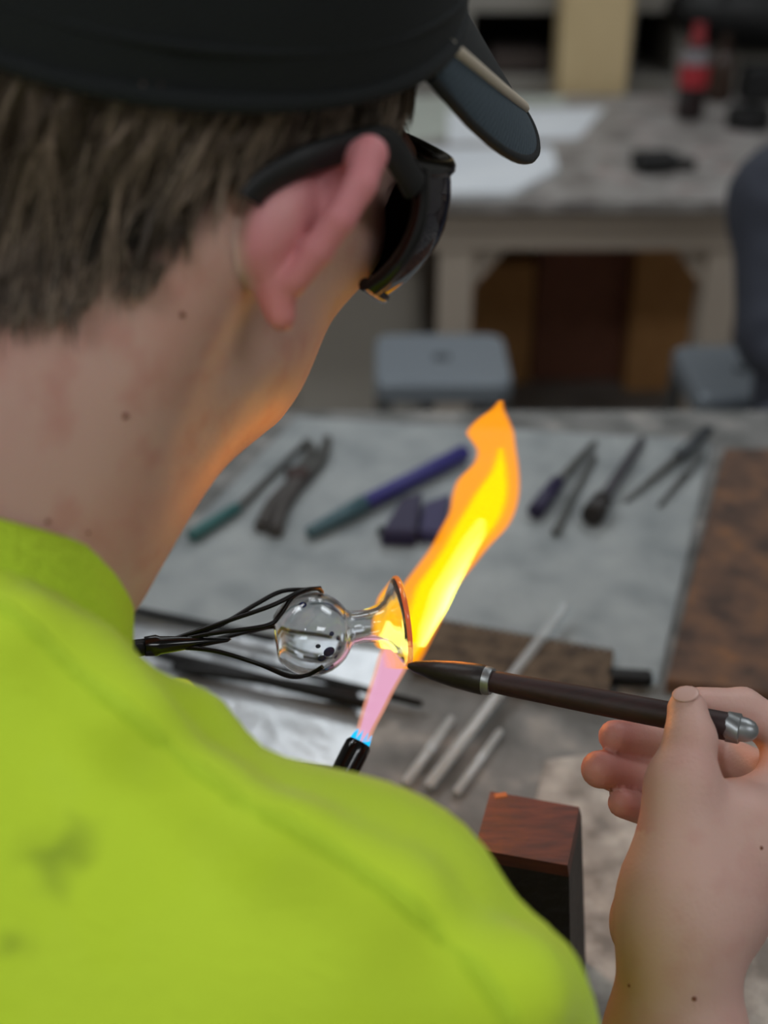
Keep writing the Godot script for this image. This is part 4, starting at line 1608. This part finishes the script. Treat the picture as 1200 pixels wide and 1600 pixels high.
# ------------------------------------------------------------------ far table and what stands on and under it
func far_table() -> void:
	var t := thing("long_table", "long pale grey table covered with papers across the room", "table", Vector3(0.6, 0, -3.0))
	var zf := -2.51
	var zb := -3.54
	var s := S()
	box_at(s, Vector3(0.55, TABLE - 0.015, (zf + zb) * 0.5), Vector3(3.0, 0.03, zf - zb), 0.004)
	put("table_top", done(s), M.tabletop, t)
	for z in [zf - 0.05, zb + 0.05]:
		var ap := S()
		box_at(ap, Vector3(0.55, TABLE - 0.075, z), Vector3(2.9, 0.09, 0.025), 0.003)
		put("apron", done(ap), M.table_wood, t)
	for x in [-0.85, 0.155, 0.73, 1.95]:
		for z in [zf - 0.08, zb + 0.08]:
			var l := S()
			box_at(l, Vector3(x, (TABLE - 0.03) * 0.5, z), Vector3(0.075, TABLE - 0.03, 0.075), 0.004)
			put("leg", done(l), M.table_wood, t)
	for x in [[0.155, 1.0], [0.73, -1.0], [0.73, 1.0]]:
		var b := S()
		var q := Vector3(x[0] + x[1] * 0.03, 0.0, zf - 0.06)
		slab(b, PackedVector3Array([q + Vector3(0, TABLE - 0.11, 0), q + Vector3(x[1] * 0.09, TABLE - 0.11, 0), q + Vector3(0, TABLE - 0.22, 0)]), Vector3(0, 0, -0.02), 0.002)
		put("brace", done(b), M.table_wood, t)
	# papers
	var sheets := [
		[[[700, 172], [945, 168], [905, 214], [700, 222]], 0.004, M.paper, "white paper sheets lying near the tan post at the back of the table", "paper"],
		[[[600, 232], [862, 228], [872, 262], [800, 300], [600, 300]], 0.012, M.paper, "thick stack of white paper lying along the front of the long table", "paper stack"],
		[[[560, 150], [725, 150], [735, 210], [560, 226]], 0.003, M.newsprint, "greenish printed newspaper lying behind the cap brim", "newspaper"],
		[[[745, 150], [880, 150], [884, 166], [745, 168]], 0.002, M.newsprint, "small printed leaflet lying at the foot of the tan post", "leaflet"],
	]
	for q in sheets:
		var st := S()
		var poly := PackedVector3Array()
		for p in q[0]:
			var g := G(p[0], p[1], TABLE + q[1])
			poly.append(Vector3(g.x, g.y, maxf(g.z, zb + 0.01)))
		slab(st, poly, Vector3(0, -q[1] + 0.0003, 0), 0.0006)
		tag(put("paper_sheet", done(st), q[2]), q[3], q[4])
	# cola bottle
	var b0 := G(1076, 186, TABLE)
	var bt := thing("cola_bottle", "dark cola bottle with red label and red cap on the long table", "bottle", b0)
	var bs := S()
	lathe(bs, b0, Vector3.UP, PackedVector2Array([Vector2(0.001, 0), Vector2(0.001, 0.028), Vector2(0.01, 0.036), Vector2(0.08, 0.036), Vector2(0.11, 0.033), Vector2(0.145, 0.036), Vector2(0.17, 0.030), Vector2(0.20, 0.015), Vector2(0.215, 0.0125), Vector2(0.225, 0.0125), Vector2(0.225, 0)]), 24)
	put("body", done(bs), mat(C(38, 26, 26), 0.12), bt)
	var lb := S()
	lathe(lb, b0, Vector3.UP, PackedVector2Array([Vector2(0.082, 0.034), Vector2(0.082, 0.0372), Vector2(0.135, 0.0372), Vector2(0.135, 0.034)]), 24)
	put("label", done(lb), mat(C(168, 40, 50), 0.5), bt)
	var lw := S()
	lathe(lw, b0, Vector3.UP, PackedVector2Array([Vector2(0.137, 0.033), Vector2(0.137, 0.0374), Vector2(0.172, 0.0312), Vector2(0.172, 0.028)]), 24)
	put("pale_shoulder_label", done(lw), mat(C(128, 122, 126), 0.5), bt)
	var cp := S()
	lathe(cp, b0, Vector3.UP, PackedVector2Array([Vector2(0.182, 0.020), Vector2(0.182, 0.0235), Vector2(0.205, 0.0165), Vector2(0.228, 0.0155), Vector2(0.230, 0.014), Vector2(0.230, 0)]), 24)
	put("cap", done(cp), mat(C(140, 42, 48), 0.5), bt)
	var o0 := G(1122, 158, TABLE)
	var ob := S()
	lathe(ob, o0, Vector3.UP, PackedVector2Array([Vector2(0.001, 0), Vector2(0.001, 0.03), Vector2(0.006, 0.034), Vector2(0.10, 0.034), Vector2(0.125, 0.02), Vector2(0.135, 0.013), Vector2(0.17, 0.013), Vector2(0.172, 0)]), 24)
	tag(put("brown_bottle", done(ob), mat(C(52, 36, 28), 0.2)), "small dark brown bottle standing behind the cola bottle", "bottle")
	var oc := S()
	var c0 := G(1185, 160, TABLE)
	box_at(oc, c0 + Vector3(0.02, 0.045, -0.03), Vector3(0.13, 0.088, 0.1), 0.008)
	tag(put("black_box", done(oc), M.black), "small black box standing at the back of the long table", "box")
	# black clamp and black tape roll on the table
	var k0 := G(1030, 268, TABLE)
	var kt := thing("table_clamp", "black metal clamp lying in the middle of the long table", "clamp", k0)
	var k1 := S()
	box_at(k1, k0 + Vector3(-0.01, 0.022, 0), Vector3(0.09, 0.042, 0.06), 0.01, 0.2)
	put("body", done(k1), M.black, kt)
	var k2 := S()
	bar(k2, k0 + Vector3(-0.065, 0.03, 0.0), k0 + Vector3(0.075, 0.018, 0.01), 0.016, 0.013, 12)
	put("screw", done(k2), M.black, kt)
	var r0 := G(1168, 200, TABLE)
	var rt := S()
	lathe(rt, r0, Vector3.UP, PackedVector2Array([Vector2(0.001, 0.03), Vector2(0.001, 0.052), Vector2(0.004, 0.055), Vector2(0.045, 0.055), Vector2(0.048, 0.052), Vector2(0.048, 0.03), Vector2(0.001, 0.03)]), 28)
	tag(put("tape_roll", done(rt), M.black), "black roll of tape lying on the table beside the hooded person", "tape roll")
	# cartons under the table
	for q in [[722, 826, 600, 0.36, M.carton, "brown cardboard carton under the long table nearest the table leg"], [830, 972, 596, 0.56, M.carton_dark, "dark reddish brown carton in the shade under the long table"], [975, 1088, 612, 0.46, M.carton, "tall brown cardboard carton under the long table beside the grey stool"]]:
		var a := G(q[0], q[2], 0.0)
		var b := G(q[1], q[2], 0.0)
		var w := b.x - a.x
		var mid := Vector3((a.x + b.x) * 0.5, q[3] * 0.5, a.z - 0.15)
		var ct := thing("cardboard_carton", q[5], "carton", Vector3(mid.x, 0, mid.z), "cartons under the long table")
		var bx := S()
		box_at(bx, mid, Vector3(w, q[3] - 0.002, 0.3), 0.004)
		put("body", done(bx), q[4], ct)
		for sg in [-1.0, 1.0]:
			var fp := S()
			box(fp, Transform3D(Basis(Vector3(0, 0, 1), sg * 0.5), Vector3(mid.x + sg * w * 0.345, q[3] + 0.018, mid.z)), Vector3(w * 0.3, 0.004, 0.296), 0.001)
			put("flap", done(fp), q[4], ct)
	var g0 := thing("metal_cabinet", "pale grey low metal cabinet under the long table behind the glasses", "cabinet", Vector3(-0.22, 0, -2.95))
	var gb := S()
	box_at(gb, Vector3(-0.22, 0.30, -2.98), Vector3(0.62, 0.598, 0.4), 0.006)
	put("body", done(gb), mat(C(168, 162, 152), 0.6), g0)
	for k in 2:
		var gd := S()
		box_at(gd, Vector3(-0.22 + (k - 0.5) * 0.30, 0.31, -2.776), Vector3(0.28, 0.54, 0.014), 0.003)
		var door := put("door", done(gd), mat(C(176, 170, 160), 0.6), g0)
		var gh := S()
		bar(gh, Vector3(-0.22 + (k - 0.5) * 0.08, 0.42, -2.762), Vector3(-0.22 + (k - 0.5) * 0.08, 0.50, -2.762), 0.006)
		put("handle", done(gh), M.grey_metal, door)
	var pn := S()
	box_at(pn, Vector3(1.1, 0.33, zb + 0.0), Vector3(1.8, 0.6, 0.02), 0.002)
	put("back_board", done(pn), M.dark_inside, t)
	stool([[572, 600], [786, 600], [802, 522], [598, 518]], 0.62, "grey metal stool with a finger hole, standing just beyond the flame")
	stool([[1056, 622], [1262, 622], [1250, 540], [1078, 536]], 0.60, "grey metal stool standing beside the person in the hooded top")


func stool(px: Array, y: float, label: String) -> void:
	var pts := []
	for q in px: pts.append(G(q[0], q[1], y))
	var c: Vector3 = (pts[0] + pts[1] + pts[2] + pts[3]) * 0.25
	var w: float = ((pts[1] - pts[0]).length() + (pts[2] - pts[3]).length()) * 0.5
	var dp: float = absf(pts[0].z - pts[2].z)
	var t := thing("metal_stool", label, "stool", Vector3(c.x, 0, c.z), "grey metal stools")
	var seat := CSGCombiner3D.new()
	# seat with rounded corners and a round hole
	var poly := PackedVector2Array()
	for k in 4:
		var cx: float = (w * 0.5 - 0.03) * (1.0 if k in [0, 3] else -1.0)
		var cy: float = (dp * 0.5 - 0.03) * (1.0 if k in [0, 1] else -1.0)
		for j in 6:
			var a := PI * 0.5 * (k + j / 5.0)
			poly.append(Vector2(cx + 0.03 * cos(a), cy + 0.03 * sin(a)))
	seat.free()
	var n := poly.size()
	var st := S()
	st.set_smooth_group(-1)
	for i in n:
		var p := poly[i]
		var q := poly[(i + 1) % n]
		var top1 := Vector3(c.x + p.x * 0.965, y, c.z + p.y * 0.965)
		var top2 := Vector3(c.x + q.x * 0.965, y, c.z + q.y * 0.965)
		var h1 := c + Vector3(p.x, 0, p.y).normalized() * 0.019
		var h2 := c + Vector3(q.x, 0, q.y).normalized() * 0.019
		var r1 := Vector3(c.x + p.x, y - 0.006, c.z + p.y)
		var r2 := Vector3(c.x + q.x, y - 0.006, c.z + q.y)
		quad(st, h1, h2, top2, top1, Vector3.UP)
		quad(st, top1, top2, r2, r1, (r1 - c) + Vector3.UP * 0.2)
		quad(st, r1, r2, r2 - Vector3(0, 0.03, 0), r1 - Vector3(0, 0.03, 0), r1 - c)
		quad(st, h1, h2, h2 - Vector3(0, 0.012, 0), h1 - Vector3(0, 0.012, 0), c - h1)
		quad(st, h1 - Vector3(0, 0.012, 0), h2 - Vector3(0, 0.012, 0), r2 - Vector3(0, 0.012, 0), r1 - Vector3(0, 0.012, 0), Vector3.DOWN)
	put("seat", done(st), M.stool, t)
	for sx in [-1.0, 1.0]:
		for sz in [-1.0, 1.0]:
			var l := S()
			bar(l, Vector3(c.x + sx * w * 0.42, y - 0.02, c.z + sz * dp * 0.42), Vector3(c.x + sx * w * 0.56, 0.012, c.z + sz * dp * 0.56), 0.014, 0.012, 10)
			put("leg", done(l), M.grey_metal, t)
	for sz in [-1.0, 1.0]:
		var rr := S()
		bar(rr, Vector3(c.x - w * 0.5, 0.24, c.z + sz * dp * 0.5), Vector3(c.x + w * 0.5, 0.24, c.z + sz * dp * 0.5), 0.008, 0.008, 8)
		put("foot_rail", done(rr), M.grey_metal, t)


func bystander() -> void:
	var d := 1.75
	var f := Field.new(P(1290, 520, d) - Vector3(0.30, 0.95, 0.36), P(1290, 520, d) + Vector3(0.42, 0.55, 0.30), 0.014)
	var sh := P(1232, 318, d)
	var el := P(1225, 520, d - 0.02)
	var neck := P(1390, 190, d + 0.06)
	f.cap(neck, sh, 0.07, 0.082, 0.05)
	f.cap(sh, el, 0.078, 0.066, 0.03)
	f.cap(el, P(1300, 620, d - 0.16), 0.06, 0.04, 0.02)
	f.cap(neck + Vector3(0, -0.08, 0), neck + Vector3(0.02, -0.50, 0.04), 0.15, 0.16, 0.05)
	f.cap(neck + Vector3(0.0, -0.52, 0.04), P(1230, 720, d - 0.15), 0.10, 0.075, 0.03)
	f.cap(P(1230, 720, d - 0.15), P(1240, 720, d - 0.15) + Vector3(0, -0.42, 0.05), 0.07, 0.05, 0.02)
	var hd := neck + Vector3(0.0, 0.20, -0.01)
	f.ell(hd, Basis.IDENTITY, Vector3(0.082, 0.115, 0.098), 0.02)
	f.cap(hd - Vector3(0, 0.08, 0), neck, 0.055, 0.06, 0.03)
	f.cap(hd + Vector3(-0.085, -0.01, 0), hd + Vector3(-0.1, -0.04, 0), 0.01, 0.014, 0.015)
	for q in [[1150, 330, 1250, 380], [1140, 400, 1240, 430], [1150, 470, 1250, 450], [1160, 540, 1260, 500], [1180, 260, 1260, 300]]:
		var a := P(q[0], q[1], d - 0.075)
		f.cut_cap(a, P(q[2], q[3], d - 0.085), 0.010, 0.014, 0.03)
	var st := S()
	skin_over(st, f, "hooded")
	var m: StandardMaterial3D = M.hood.duplicate()
	m.albedo_texture = null
	m.albedo_color = Color.WHITE
	m.vertex_color_use_as_albedo = true
	var who := put("person", st.commit(), m)
	tag(who, "person in a dark blue-grey hooded top sitting beyond the bench beside a stool", "person")
	var hs := S()
	ball(hs, hd + Vector3(0.012, 0.03, 0.01), Basis(Vector3(0.09, 0, 0), Vector3(0, 0.1, 0), Vector3(0, 0, 0.104)), 18, 12)
	put("hair", done(hs), mat(C(34, 26, 22), 0.7), who)
